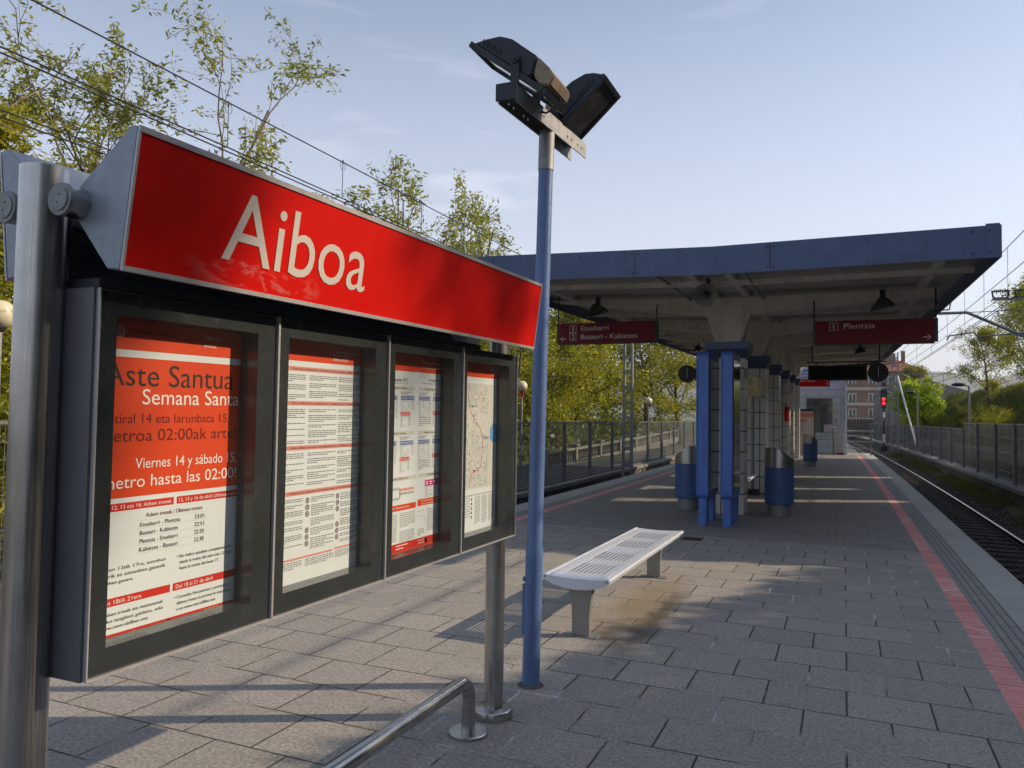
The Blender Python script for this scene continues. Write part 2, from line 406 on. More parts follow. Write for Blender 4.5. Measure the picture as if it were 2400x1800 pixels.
M['hill'] = rock('far_hill', (0.045, 0.06, 0.035), (0.09, 0.10, 0.06), 0.01, 0.95, 0.0, 1)
M['white'] = paint('white_paint', (0.72, 0.72, 0.70), 0.4, 0.0, 0.06, 6)
M['sigred'] = emit('lit_red_signal', (1.0, 0.02, 0.03), 2.4)
M['siggreen'] = paint('unlit_lens', (0.02, 0.03, 0.03), 0.12, 0.0, 0.1, 8)
M['wire'] = paint('wire_metal', (0.035, 0.034, 0.033), 0.5, 0.5, 0.1, 6)
M['orange'] = paint('orange_plate', (0.62, 0.07, 0.02), 0.4)
M['plastic'] = paint('clear_wrapped_board', (0.42, 0.33, 0.17), 0.12, 0.3, 0.6, 7, (0.12, 0.10, 0.06), 0.5, bmp=0.6, spec=1.0)  # yellow reflection on the wrap is put into the base colour
M['lav'] = paint('pale_lavender_panel', (0.52, 0.50, 0.56), 0.35, 0.0, 0.06, 3)
M['stripe'] = paint('blue_stripe_paint', (0.12, 0.2, 0.5), 0.4)

# ------------------------------------------------------------------ mesh building
class MB:
    def __init__(s):
        s.v = []; s.f = []; s.m = []; s.smooth = []; s.uv = None
    def add(s, vs, fs, mi=0, smooth=False):
        o = len(s.v)
        s.v.extend([tuple(p) for p in vs])
        for f in fs:
            s.f.append(tuple(i + o for i in f)); s.m.append(mi); s.smooth.append(smooth)
    def box(s, x0, x1, y0, y1, z0, z1, mi=0):
        vs = [(x, y, z) for x in (x0, x1) for y in (y0, y1) for z in (z0, z1)]
        s.add(vs, [(0, 1, 3, 2), (4, 6, 7, 5), (0, 4, 5, 1), (2, 3, 7, 6), (0, 2, 6, 4), (1, 5, 7, 3)], mi)
    def beam(s, a, b, w, h, mi=0, up=(0, 0, 1)):
        a = Vector(a); b = Vector(b); d = (b - a).normalized(); up = Vector(up)
        x = d.cross(up)
        if x.length < 1e-4: x = d.cross(Vector((1, 0, 0)))
        x.normalize(); y = x.cross(d).normalized()
        vs = []
        for p in (a, b):
            for i, j in ((-1, -1), (1, -1), (1, 1), (-1, 1)):
                vs.append(p + x * (w / 2 * i) + y * (h / 2 * j))
        s.add(vs, [(3, 2, 1, 0), (4, 5, 6, 7), (0, 1, 5, 4), (1, 2, 6, 5), (2, 3, 7, 6), (3, 0, 4, 7)], mi)
    def tube(s, pts, r, n=12, mi=0, cap=True):
        pts = [Vector(p) for p in pts]
        k = len(pts)
        rs = r if isinstance(r, (list, tuple)) else [r] * k
        up = None; vs = []
        for i, p in enumerate(pts):
            d = (pts[min(i + 1, k - 1)] - pts[max(i - 1, 0)]).normalized()
            if up is None:
                up = Vector((0, 0, 1)) if abs(d.z) < 0.9 else Vector((1, 0, 0))
            x = d.cross(up).normalized(); up = x.cross(d).normalized()
            for j in range(n):
                a = 2 * math.pi * j / n
                vs.append(p + (x * math.cos(a) + up * math.sin(a)) * rs[i])
        fs = []
        for i in range(k - 1):
            for j in range(n):
                fs.append((i * n + j, i * n + (j + 1) % n, (i + 1) * n + (j + 1) % n, (i + 1) * n + j))
        s.add(vs, fs, mi, True)
        if cap:
            o = len(s.v) - len(vs)
            s.f.append(tuple(o + j for j in range(n))[::-1]); s.m.append(mi); s.smooth.append(False)
            s.f.append(tuple(o + (k - 1) * n + j for j in range(n))); s.m.append(mi); s.smooth.append(False)
    def cyl(s, c, r, z0, z1, n=24, mi=0, r2=None):
        s.tube([(c[0], c[1], z0), (c[0], c[1], z1)], [r, r if r2 is None else r2], n, mi)
    def prism(s, poly, axis, a0, a1, mi=0):
        n = len(poly); vs = []
        for a in (a0, a1):
            for p in poly:
                if axis == 'y': vs.append((p[0], a, p[1]))
                elif axis == 'x': vs.append((a, p[0], p[1]))
                else: vs.append((p[0], p[1], a))
        fs = [tuple(range(n)), tuple(range(2 * n - 1, n - 1, -1))]
        for i in range(n):
            j = (i + 1) % n
            fs.append((i, i + n, j + n, j))
        s.add(vs, fs, mi)
    def quad(s, a, b, c, d, mi=0):
        s.add([a, b, c, d], [(0, 1, 2, 3)], mi)
    def sphere(s, c, r, n=24, k=14, mi=0, sz=1.0):
        vs = [(c[0], c[1], c[2] - r * sz)]; fs = []
        for i in range(1, k):
            t = math.pi * i / k
            for j in range(n):
                a = 2 * math.pi * j / n
                vs.append((c[0] + r * math.sin(t) * math.cos(a), c[1] + r * math.sin(t) * math.sin(a), c[2] - r * sz * math.cos(t)))
        vs.append((c[0], c[1], c[2] + r * sz))
        for j in range(n): fs.append((0, 1 + (j + 1) % n, 1 + j))
        for i in range(k - 2):
            for j in range(n):
                a = 1 + i * n + j; b = 1 + i * n + (j + 1) % n
                fs.append((a, b, b + n, a + n))
        o = 1 + (k - 2) * n; e = len(vs) - 1
        for j in range(n): fs.append((o + j, o + (j + 1) % n, e))
        s.add(vs, fs, mi, True)
    def lathe(s, c, prof, n=32, mi=0):
        k = len(prof); vs = []; fs = []
        for r, z in prof:
            for j in range(n):
                a = 2 * math.pi * j / n
                vs.append((c[0] + r * math.cos(a), c[1] + r * math.sin(a), c[2] + z))
        for i in range(k - 1):
            for j in range(n):
                fs.append((i * n + j, i * n + (j + 1) % n, (i + 1) * n + (j + 1) % n, (i + 1) * n + j))
        s.add(vs, fs, mi, True)
    def warp(s, fn):
        s.v = [fn(*p) for p in s.v]
        return s
    def build(s, name, mats, parent=None, origin=None, bev=0.0, seg=2, fix=True):
        if not isinstance(mats, (list, tuple)): mats = [mats]
        o = Vector(origin) if origin is not None else Vector((0, 0, 0))
        if parent is not None:
            r = parent
            while r.parent is not None: r = r.parent
            o = Vector(r.location)
        me = bpy.data.meshes.new(name)
        me.from_pydata([(p[0] - o.x, p[1] - o.y, p[2] - o.z) for p in s.v], [], s.f)
        for mt in mats: me.materials.append(mt)
        me.polygons.foreach_set('material_index', s.m)
        me.polygons.foreach_set('use_smooth', s.smooth)
        if s.uv is not None:
            ul = me.uv_layers.new(name='UVMap')
            li = np.zeros(len(me.loops), dtype=np.int32); me.loops.foreach_get('vertex_index', li)
            ul.data.foreach_set('uv', np.asarray(s.uv, dtype=np.float32)[li].ravel())
        if bev or fix:
            bm = bmesh.new(); bm.from_mesh(me)
            if fix and s.uv is None:
                bmesh.ops.recalc_face_normals(bm, faces=bm.faces)
            if bev:
                es = [e for e in bm.edges if len(e.link_faces) == 2 and e.calc_face_angle(0) > 0.6]
                bmesh.ops.bevel(bm, geom=es, offset=bev, segments=seg, affect='EDGES', clamp_overlap=True)
            bm.to_mesh(me); bm.free()
        me.update()
        if any(s.smooth): me.set_sharp_from_angle(angle=math.radians(38))
        ob = bpy.data.objects.new(name, me)
        COL.objects.link(ob)
        if parent is not None: ob.parent = parent
        else: ob.location = o
        return ob

def tag(o, label, cat, group=None):
    o['label'] = label; o['category'] = cat
    if group: o['group'] = group
    return o

def thing(name, label, cat, loc=(0, 0, 0), group=None):
    o = bpy.data.objects.new(name, None)
    o.empty_display_size = 0.1
    COL.objects.link(o); o.location = loc
    return tag(o, label, cat, group)

def struct(o, kind='structure'):
    o['kind'] = kind
    return o

def dup(o, parent=None, loc=None, rz=None, sc=None, label=None):
    c = o.copy(); COL.objects.link(c)
    if parent is not None: c.parent = parent
    if loc is not None: c.location = loc
    if rz is not None: c.rotation_euler = (0, 0, rz)
    if sc is not None: c.scale = sc if hasattr(sc, '__len__') else (sc, sc, sc)
    if label: c['label'] = label
    for ch in list(o.children):
        dup(ch, c)
    return c

# ---- text
_tc = {}
def glyphs(s):
    if s in _tc: return _tc[s]
    cu = bpy.data.curves.new('lettering_curve', 'FONT'); cu.body = s; cu.resolution_u = 4
    ob = bpy.data.objects.new('lettering_curve', cu); COL.objects.link(ob)
    dg = bpy.context.evaluated_depsgraph_get(); dg.update()
    me = ob.evaluated_get(dg).to_mesh()
    vs = [(p.co.x, p.co.y) for p in me.vertices]; fs = [tuple(p.vertices) for p in me.polygons]
    ob.evaluated_get(dg).to_mesh_clear()
    bpy.data.objects.remove(ob); bpy.data.curves.remove(cu)
    _tc[s] = (vs, fs)
    return vs, fs

CAP = None
def text(mb, s, u0, u1, base, cap, to3, mi, align='fit'):
    """letters from u0 to u1 (fitted), baseline at v=base, capital height cap; to3(u, v) gives the 3-D point"""
    global CAP
    if CAP is None:
        CAP = max(y for x, y in glyphs('H')[0])
    vs, fs = glyphs(s)
    if not vs: return
    xs = [x for x, y in vs]; a, b = min(xs), max(xs)
    sy = cap / CAP
    if align == 'fit': sx = (u1 - u0) / (b - a); off = u0
    else: sx = sy * 0.78; off = u0 if align == 'l' else u1 - (b - a) * sx
    mb.add([to3(off + (x - a) * sx, base + y * sy) for x, y in vs], fs, mi)

def curve_x(y):
    return -3.2e-4 * y * y if y > 0 else 0.0

def strip(name, x0, x1, y0, y1, z, mat, step=1.0, z1=None, rows=1):
    """a flat ribbon that follows the curve of the line; UV in metres"""
    mb = MB(); uv = []
    n = max(1, int((y1 - y0) / step))
    for i in range(n + 1):
        y = y0 + (y1 - y0) * i / n
        for j in range(rows + 1):
            x = x0 + (x1 - x0) * j / rows
            zz_ = z if z1 is None else z + (z1 - z) * j / rows
            mb.v.append((x + curve_x(y), y, zz_)); uv.append((x, y))
    w = rows + 1
    for i in range(n):
        for j in range(rows):
            a = i * w + j
            mb.f.append((a, a + 1, a + w + 1, a + w)); mb.m.append(0); mb.smooth.append(False)
    mb.uv = uv
    return struct(mb.build(name, mat))

def ext(name, poly, y0, y1, mat, step=2.0, parent=None, cap=True):
    """cross-section (x, z) swept along the curve of the line"""
    mb = MB(); n = max(1, int((y1 - y0) / step)); k = len(poly)
    for i in range(n + 1):
        y = y0 + (y1 - y0) * i / n
        for x, z in poly: mb.v.append((x + curve_x(y), y, z))
    for i in range(n):
        for j in range(k):
            jj = (j + 1) % k
            mb.f.append((i * k + j, i * k + jj, (i + 1) * k + jj, (i + 1) * k + j)); mb.m.append(0); mb.smooth.append(False)
    if cap:
        mb.f.append(tuple(range(k))); mb.f.append(tuple(n * k + j for j in range(k))[::-1]); mb.m += [0, 0]; mb.smooth += [False, False]
    return mb.build(name, mat, parent)

# ================================================================== SETTING
# ground sheet to the horizon
mb = MB(); R_ = 4000
mb.quad((-R_, -R_, -1.62), (R_, -R_, -1.62), (R_, R_, -1.62), (-R_, R_, -1.62))
struct(mb.build('ground', M['earth']))

# platform: body and its surface bands
PY0, PY1 = -8.0, 42.0
struct(ext('platform', [(-5.36, -1.6), (1.56, -1.6), (1.56, -0.12), (1.60, -0.12), (1.60, -0.004), (-5.40, -0.004), (-5.40, -0.12), (-5.36, -0.12)], PY0, PY1, M['concrete'], 1.0))
BOUND = 10.75
strip('platform_paving', -4.58, 0.842, PY0, BOUND, 0.0, M['slab'], 0.5)
strip('platform_paving', -4.58, 0.842, BOUND, PY1, 0.0, M['paver'], 0.5)
strip('platform_red_line', 0.842, 1.0, PY0, 39.0, 0.0, M['redline'])
strip('platform_red_line', -4.74, -4.58, PY0, 39.0, 0.0, M['redline'])
strip('platform_red_line_end', 0.842, 1.0, 39.0, PY1, 0.0, M['tactile'])
strip('platform_red_line_end', -4.74, -4.58, 39.0, PY1, 0.0, M['tactile'])
strip('platform_tactile_band', 1.0, 1.25, PY0, PY1, 0.0, M['tactile'])
strip('platform_tactile_band', -4.99, -4.74, PY0, PY1, 0.0, M['tactile'])
strip('platform_coping', 1.25, 1.602, PY0, PY1, 0.0, M['coping'])
strip('platform_coping', -5.402, -4.99, PY0, PY1, 0.0, M['coping'])
# path that continues beyond the platform end
strip('path', -1.2, 1.35, PY1, 70, -0.25, M['concrete'], 2, -0.25)

# track beds
def bed(x):
    struct(ext('track_bed', [(x - 1.9, -1.6), (x + 2.2, -1.6), (x + 2.2, -1.25), (x + 1.1, -1.10), (x - 1.1, -1.10), (x - 1.45, -1.14), (x - 1.9, -1.2)], -12, 170, M['ballast'], 3))
bed(3.05); bed(-6.85)
# loose stones so the ballast has a broken surface
rs = np.random.RandomState(3)
def stones(name, x0, x1, y0, y1, n, z, s0, s1, mat):
    V = []; F = []
    base = np.array([(1, 0, 0), (-1, 0, 0), (0, 1, 0), (0, -1, 0), (0, 0, 1), (0, 0, -1)], float)
    ff = [(0, 2, 4), (2, 1, 4), (1, 3, 4), (3, 0, 4), (2, 0, 5), (1, 2, 5), (3, 1, 5), (0, 3, 5)]
    for i in range(n):
        y = y0 + (y1 - y0) * rs.rand() ** 1.5; x = x0 + (x1 - x0) * rs.rand() + curve_x(y)
        q = base * (s0 + (s1 - s0) * rs.rand(3)) + rs.randn(6, 3) * 0.006
        a = rs.rand() * 6.28; c, s_ = math.cos(a), math.sin(a)
        q = np.stack([q[:, 0] * c - q[:, 1] * s_, q[:, 0] * s_ + q[:, 1] * c, q[:, 2]], 1) + (x, y, z + rs.rand() * 0.02)
        o = len(V); V.extend(map(tuple, q)); F.extend([tuple(j + o for j in f) for f in ff])
    b = MB(); b.v = V; b.f = F; b.m = [0] * len(F); b.smooth = [False] * len(F)
    ob = b.build(name, mat, fix=False)
    return struct(ob, 'stuff')
stones('ballast_stones', 2.0, 4.9, 7, 60, 9000, -1.09, 0.018, 0.045, M['ballast'])

# rails
def rail(x, lab):
    t = thing('rail', lab, 'rail', (x, 10, -1.1), 'running rails of the two tracks')
    ext('foot_and_web', [(x - .05, -1.06), (x + .05, -1.06), (x + .05, -1.045), (x + .01, -1.03), (x + .01, -0.97), (x + .03, -0.96), (x + .03, -0.945), (x - .03, -0.945), (x - .03, -0.96), (x - .01, -0.97), (x - .01, -1.03), (x - .05, -1.045)], -10, 160, M['rust'], 2.0, t)
    ext('rail_head', [(x - .028, -0.9449), (x + .028, -0.9449), (x + .03, -0.932), (x + .022, -0.925), (x - .022, -0.925), (x - .03, -0.932)], -10, 160, M['railtop'], 2.0, t)
rail(2.55, 'running rail hidden close under the right platform edge')
rail(3.56, 'shiny polished running rail beside the right-hand platform, leading to the red signal')
rail(-6.35, 'rail of the left track nearer the platform')
rail(-7.36, 'rail of the left track beside the wall under the glass fence')
# sleepers of the right track
sm = MB(); sm.box(2.05, 4.05, -0.12, 0.12, -1.16, -1.062)
sproto = None
k = 0
y = 6.0
while y < 58:
    xo = curve_x(y)
    if sproto is None:
        sproto = sm.build('railway_sleeper', M['sleeper'], origin=(3.05, 0, -1.1), bev=0.012, seg=1)
        sp = sproto
        tag(sp, 'dark timber sleeper under the rail beside the right platform edge', 'sleeper', 'sleepers of the right-hand track')
    else:
        sp = dup(sproto)
    sp.location = (3.05 + xo, y, -1.1); sp.rotation_euler = (0, 0, 6.4e-4 * y + random.uniform(-.006, .006))
    y += 0.62

# ================================================================== STATION SIGN
def swarp(x, y, z):
    return (x, y, z + 0.0125 * (y - 2.5) * max(0.0, z - 1.04) / 0.85)

PX = -1.736
sign = thing('station_sign', 'red and grey station name sign above four glazed notice cases on two steel posts', 'sign', (PX, 2.495, 0))
for yy in (1.2, 3.79):
    b = MB(); b.cyl((PX, yy), 0.0515, 0.02, 2.165, 40)
    po = b.build('post', M['steel'], sign)
    b = MB(); b.lathe((PX, yy, 0), [(0.0, 0.05), (0.096, 0.05), (0.102, 0.046), (0.104, 0.04), (0.104, 0.001)], 48)
    b.build('base_plate', M['steel_y'], po)
for xx in (-1.642, -1.832):
    b = MB(); b.tube([(xx, 1.178, 2.098), (xx, 3.86, 2.098)], 0.0375, 32); b.warp(swarp)
    tb = b.build('cross_tube', M['steel_y'], sign)
    for y_, d in ((1.178, -1), (3.86, 1)):
        b = MB()
        b.tube([(xx, y_ - 0.002 * d, 2.098), (xx, y_ + 0.006 * d, 2.098)], [0.040, 0.038], 32)
        b.tube([(xx, y_ + 0.006 * d, 2.098), (xx, y_ + 0.009 * d, 2.098)], [0.029, 0.028], 32)
        for q in (-0.008, 0.010):
            b.tube([(xx + q * .4, y_ + 0.0091 * d, 2.098 + q), (xx + q * .4, y_ + 0.0098 * d, 2.098 + q)], 0.0022, 8, 1)
        b.warp(swarp); b.build('end_cap', [M['galv'], M['dark']], tb)
# name boards, one each way
def board(sx):
    g = lambda x: x if sx > 0 else 2 * -1.690 - x - 0.02
    prof = [(-1.463, 2.264), (-1.487, 2.268), (-1.664, 2.13), (-1.664, 2.076), (-1.548, 1.938), (-1.506, 1.933)]
    b = MB(); b.prism([(g(x), z) for x, z in prof], 'y', 1.225, 3.712); b.warp(swarp)
    nb = b.build('name_board', M['boardgrey'], sign, bev=0.003, seg=1)
    # face panel, just proud of the front
    d = Vector((g(-1.463) - g(-1.506), 0, 2.264 - 1.933)).normalized(); nrm = Vector((1 if sx > 0 else -1, 0, -d.x * (1 if sx > 0 else -1))).normalized()
    def P(u, v, o=0.004):
        q = Vector((g(-1.506), u, 1.933)) + d * v + nrm * o
        return swarp(*q)
    hgt = math.hypot(g(-1.463) - g(-1.506), 2.264 - 1.933)
    b = MB(); b.quad(P(1.2275, 0.010), P(3.7095, 0.010), P(3.7095, hgt - 0.012), P(1.2275, hgt - 0.012))
    b.build('red_panel', M['redsign'], nb)
    b = MB()
    for v0, v1 in ((-0.001, 0.011), (hgt - 0.013, hgt + 0.001)):
        vs = [P(u, v, o) for u in (1.2255, 3.7115) for v in (v0, v1) for o in (0.001, 0.008)]
        b.add(vs, [(0, 1, 3, 2), (4, 6, 7, 5), (0, 4, 5, 1), (2, 3, 7, 6), (0, 2, 6, 4), (1, 5, 7, 3)])
    for u0_, u1_ in ((1.2245, 1.231), (3.706, 3.7125)):
        vs = [P(u, v, o) for u in (u0_, u1_) for v in (0.0115, hgt - 0.0135) for o in (0.001, 0.007)]
        b.add(vs, [(0, 1, 3, 2), (4, 6, 7, 5), (0, 4, 5, 1), (2, 3, 7, 6), (0, 2, 6, 4), (1, 5, 7, 3)])
    b.build('edge_trim', M['edgegrey'], nb)
    b = MB()
    if sx > 0: text(b, 'Aiboa', 1.513, 2.155, 0.080, 0.187, lambda u, v: P(u, v, 0.0055), 0)
    else: text(b, 'Aiboa', 0, 0.642, 0.088, 0.187, lambda u, v: P(3.40 - u, v, 0.0055), 0)
    b.build('lettering', M['letter'], nb)
    if sx > 0:
        # scuffed smear left of centre, a thin rubbed film on the enamel
        mt, t, bb = nodes_of('scuffed_film')
        v = coords(t)
        mp_ = t.nodes.new("ShaderNodeMapping"); mp_.inputs['Scale'].default_value = (1, 9, 26); mp_.inputs['Rotation'].default_value = (0.25, 0, 0)
        t.links.new(v, mp_.inputs[0])
        n1 = noise(t, mp_.outputs[0], 1.0, 7, 0.65, 1.2)
        gx = t.nodes.new("ShaderNodeTexGradient"); gx.gradient_type = 'SPHERICAL'
        m3 = t.nodes.new("ShaderNodeMapping"); m3.inputs['Location'].default_value = (0, 2.6, -0.0); m3.inputs['Scale'].default_value = (0.0, 3.4, 11.0)
        m3.inputs['Location'].default_value = (0, 0.83 * 3.4, -1.965 * 11.0)
        t.links.new(v, m3.inputs[0]); t.links.new(m3.outputs[0], gx.inputs[0])
        mm = t.nodes.new("ShaderNodeMath"); mm.operation = 'MULTIPLY'
        t.links.new(ramp(t, n1, 0.5, 0.8), mm.inputs[0]); t.links.new(ramp(t, gx.outputs[1], 0.05, 0.6), mm.inputs[1])
        m4 = t.nodes.new("ShaderNodeMath"); m4.operation = 'MULTIPLY'; m4.inputs[1].default_value = 0.5
        t.links.new(mm.outputs[0], m4.inputs[0]); t.links.new(m4.outputs[0], bb.inputs['Alpha'])
        bb.inputs['Base Color'].default_value = (0.75, 0.55, 0.5, 1); bb.inputs['Roughness'].default_value = 0.7
        b = MB(); b.quad(P(1.36, 0.015, 0.0047), P(2.0, 0.015, 0.0047), P(2.0, 0.085, 0.0047), P(1.36, 0.085, 0.0047))
        b.build('scuff_mark', mt, nb)
board(1); board(-1)
# dark web and head rail between the boards and the cases
b = MB(); b.prism([(1.262, 1.905), (3.30, 1.905), (3.02, 2.10), (1.262, 2.10)], 'x', -1.752, -1.722); b.box(-1.86, -1.612, 1.258, 3.31, 1.904, 1.926)
for q in range(5): b.box(-1.721, -1.712, 1.27, 1.36, 1.985 + q * 0.018, 1.991 + q * 0.018)
b.warp(swarp); b.build('head_rail', M['headrail'], sign)
# the cabinet shell
Y0, Y1, Z0, Z1 = 1.236, 3.716, 0.978, 1.900
b = MB(); b.box(-1.862, -1.60, Y0, Y0 + 0.006, Z0, Z1); b.box(-1.862, -1.60, Y1 - 0.006, Y1, Z0, Z1)
b.box(-1.862, -1.60, Y0 + 0.0061, Y1 - 0.0061, Z0, Z0 + 0.006); b.box(-1.862, -1.60, Y0 + 0.0061, Y1 - 0.0061, Z1 - 0.006, Z1)
b.box(-1.745, -1.735, Y0 + 0.0062, Y1 - 0.0062, Z0 + 0.0062, Z1 - 0.0062)
b.warp(swarp); b.build('cabinet', M['casegrey'], sign)
DW = (Y1 - Y0 - 0.012) / 4
for side in (1, -1):
    for i in range(4):
        a = Y0 + 0.006 + DW * i; c = a + DW
        fx = (lambda x: x) if side > 0 else (lambda x: 2 * -1.736 - x + 0.01)
        fo = 0.004
        oy0, oy1, oz0, oz1 = a + 0.056, c - 0.082, 1.042, 1.840
        if i == 3: oy0, oy1 = a + 0.05, c - 0.092
        b = MB()   # black painted door frame (ring) with thickness back to the case
        def ring(x, y0, y1, z0, z1): return [(fx(x), y0, z0), (fx(x), y1, z0), (fx(x), y1, z1), (fx(x), y0, z1)]
        o1 = ring(-1.597, a + fo, c - fo, Z0 + fo, Z1 - fo); i1 = ring(-1.597, oy0, oy1, oz0, oz1); i2 = ring(-1.660, oy0, oy1, oz0, oz1); o2 = ring(-1.604, a + fo, c - fo, Z0 + fo, Z1 - fo)
        vs = o1 + i1 + i2 + o2; fs = []
        for q in range(4):
            r_ = (q + 1) % 4
            fs += [(q, r_, 4 + r_, 4 + q), (4 + q, 4 + r_, 8 + r_, 8 + q), (q, 12 + q, 12 + r_, r_)]
        b.add(vs, fs); b.warp(swarp)
        dr = b.build('case_door', M['bezel'], sign)
        b = MB()   # pale aluminium edge strips
        for (y0, y1) in ((a + 0.0005, a + 0.0038), (c - 0.0038, c - 0.0005)):
            b.box(min(fx(-1.604), fx(-1.587)), max(fx(-1.604), fx(-1.587)), y0, y1, Z0 + 0.001, Z1 - 0.001)
        b.box(min(fx(-1.604), fx(-1.588)), max(fx(-1.604), fx(-1.588)), a + 0.0042, c - 0.0042, Z0 - 0.001, Z0 + 0.0035)
        b.warp(swarp); b.build('door_edge', M['edgegrey'], dr)
        b = MB(); b.add([swarp(*p) for p in ring(-1.5985, oy0 - 0.004, oy1 + 0.004, oz0 - 0.004, oz1 + 0.004)], [(0, 1, 2, 3)])
        b.build('glass_pane', M['glass'], dr)
# ---------------- posters
XP = -1.668
def poster(name, label, y0, y1, mats, z0=1.012, z1=1.852):
    b = MB()
    def P(u, v, k=0.0): return swarp(XP + k, u, v)
    b.quad(P(y0, z0), P(y1, z0), P(y1, z1), P(y0, z1), 0)
    state = {'k': 0.0004}
    def rect(u0, u1, v0, v1, mi, k=0.0004): b.quad(P(u0, v0, k), P(u1, v0, k), P(u1, v1, k), P(u0, v1, k), mi)
    def tx(s, u0, u1, base, cap, mi, k=0.0009, align='fit'): text(b, s, u0, u1, base, cap, lambda u, v: P(u, v, k), mi, align)
    def lines(u0, u1, v, n, pitch, h, mi, seed, k=0.0006):
        r = random.Random(seed)
        for q in range(n):
            u = u0; end = u1 if q < n - 1 else u0 + (u1 - u0) * r.uniform(0.3, 0.8)
            while u < end - 0.002:
                w = min(r.uniform(0.006, 0.022), end - u)
                rect(u, u + w, v - q * pitch, v - q * pitch + h, mi, k); u += w + 0.0035
    return b, rect, tx, lines, P
def done(b, name, label, mats):
    o = b.build(name, mats, origin=(XP, 2.5, 1.43), fix=False)
    return tag(o, label, 'poster', 'posters inside the station sign cases')
PM = [M['paper'], M['porange'], M['pred'], M['letterwhite'], M['pblack'], M['pdark'], M['ppink'], M['pgrey'], M['pink_text'], M['pblue'], M['pmag'], M['pmap'], M['plake']]
PAP, ORG, RED, WHT, BLK, DRK, PNK, GRY, INK, BLU, MAG, MAP, LAK = range(13)

b, rect, tx, lines, P = poster('', '', 1.262, 1.800, PM)
rect(1.262, 1.800, 1.764, 1.852, ORG); rect(1.262, 1.800, 1.385, 1.745, ORG)
def logo(cx, cz, s, tx_rect):
    for q, r_ in enumerate((1.0, 0.66, 0.32)):
        pts = []
        for h in range(15):
            a = -math.pi / 2 + math.pi * h / 14
            pts.append(a)
        for h in range(14):
            ro, ri = s * r_, s * (r_ - 0.17)
            ox = cx - s * (1 - r_) * 0.55
            vs = [(ox + ro * math.cos(pts[h]), cz + ro * math.sin(pts[h])), (ox + ro * math.cos(pts[h + 1]), cz + ro * math.sin(pts[h + 1])), (ox + ri * math.cos(pts[h + 1]), cz + ri * math.sin(pts[h + 1])), (ox + ri * math.cos(pts[h]), cz + ri * math.sin(pts[h]))]
            b.quad(*[P(u, v, 0.0009) for u, v in vs], WHT)
logo(1.362, 1.810, 0.016, rect)
tx('metro bilbao', 1.422, 1.540, 1.808, 0.012, BLK); tx('Oharrak', 1.640, 1.702, 1.812, 0.012, WHT); tx('Avisos', 1.638, 1.684, 1.790, 0.011, WHT)
tx('Aste Santua', 1.322, 1.756, 1.672, 0.058, BLK); tx('Semana Santa', 1.438, 1.780, 1.624, 0.040, WHT)
tx('Ostiral 14 eta larunbata 15,', 1.312, 1.743, 1.575, 0.024, DRK); tx('metroa 02:00ak arte!', 1.316, 1.773, 1.528, 0.031, DRK)
tx('Viernes 14 y s\u00e1bado 15,', 1.423, 1.776, 1.457, 0.027, WHT); tx('metro hasta las 02:00!', 1.330, 1.778, 1.409, 0.031, WHT)
rect(1.262, 1.550, 1.352, 1.372, RED); rect(1.560, 1.793, 1.352, 1.372, RED)
tx('Apirilak 12, 13 eta 16: Azken trenak', 1.30, 1.543, 1.3575, 0.0095, WHT); tx('12, 13 y 16 de abril: \u00daltimos trenes', 1.568, 1.785, 1.3575, 0.0095, WHT)
tx('Azken trenak / \u00daltimos trenes', 1.461, 1.651, 1.328, 0.011, DRK)
for q, (s_, h_) in enumerate((('Etxebarri - Plentzia', '23:01'), ('Basauri - Kabiezes', '22:51'), ('Plentzia - Etxebarri', '22:20'), ('Kabiezes - Basauri', '22:38'))):
    tx(s_, 1.444, 1.444 + (0.130, 0.123, 0.123, 0.123)[q], 1.304 - 0.0215 * q, 0.011, BLK); tx(h_, 1.624, 1.659, 1.304 - 0.0215 * q, 0.011, BLK)
for q in range(5): rect(1.436, 1.672, 1.3215 - 0.0215 * q - .001, 1.3215 - 0.0215 * q - .0004, GRY)
for q, s_ in enumerate(('Apirilaren 12tik 17ra, autobus', 'osagarririk ez asteazken gauetik', 'asteartelehen gauera.')):
    tx(s_, 1.298, (1.529, 1.529, 1.429)[q], 1.204 - 0.0165 * q, 0.0085, BLK)
for q, s_ in enumerate(('\u2022 No habr\u00e1 autob\u00fas complementario', 'desde la noche del mi\u00e9rcoles 12 hasta', 'hasta la noche del lunes 17.')):
    tx(s_, 1.566 if q == 0 else 1.577, (1.769, 1.769, 1.719)[q], 1.203 - 0.0165 * q, 0.0085, BLK)
rect(1.262, 1.547, 1.115, 1.136, RED); rect(1.556, 1.792, 1.115, 1.136, RED)
tx('Apirilaren 18tik 21era', 1.29, 1.455, 1.120, 0.0105, WHT); tx('Del 18 al 21 de abril', 1.566, 1.697, 1.120, 0.0105, WHT)
for q, s_ in enumerate(('Lehen eta azken trenak eta maiztasunak', 'geltokietako langileei galdetu, edo', 'hemen: www.metrobilbao.eus')): tx(s_, 1.285, (1.525, 1.525, 1.478)[q], 1.092 - 0.0165 * q, 0.0085, BLK)
for q, s_ in enumerate(('\u2022 Consulte frecuencias y primeros y', '\u00faltimos trenes al personal de estaciones', 'o en www.metrobilbao.eus')): tx(s_, 1.562 if q == 0 else 1.571, (1.766, 1.766, 1.71)[q], 1.092 - 0.0165 * q, 0.0085, BLK)
rect(1.262, 1.800, 1.030, 1.046, RED); tx('www.metrobilbao.eus', 1.378, 1.465, 1.035, 0.006, WHT); rect(1.540, 1.550, 1.033, 1.043, WHT); tx('94 425 40 25', 1.668, 1.722, 1.0355, 0.006, WHT)
done(b, 'poster', 'orange Aste Santua Semana Santa notice with white timetable half, in the widest-looking near case', PM)

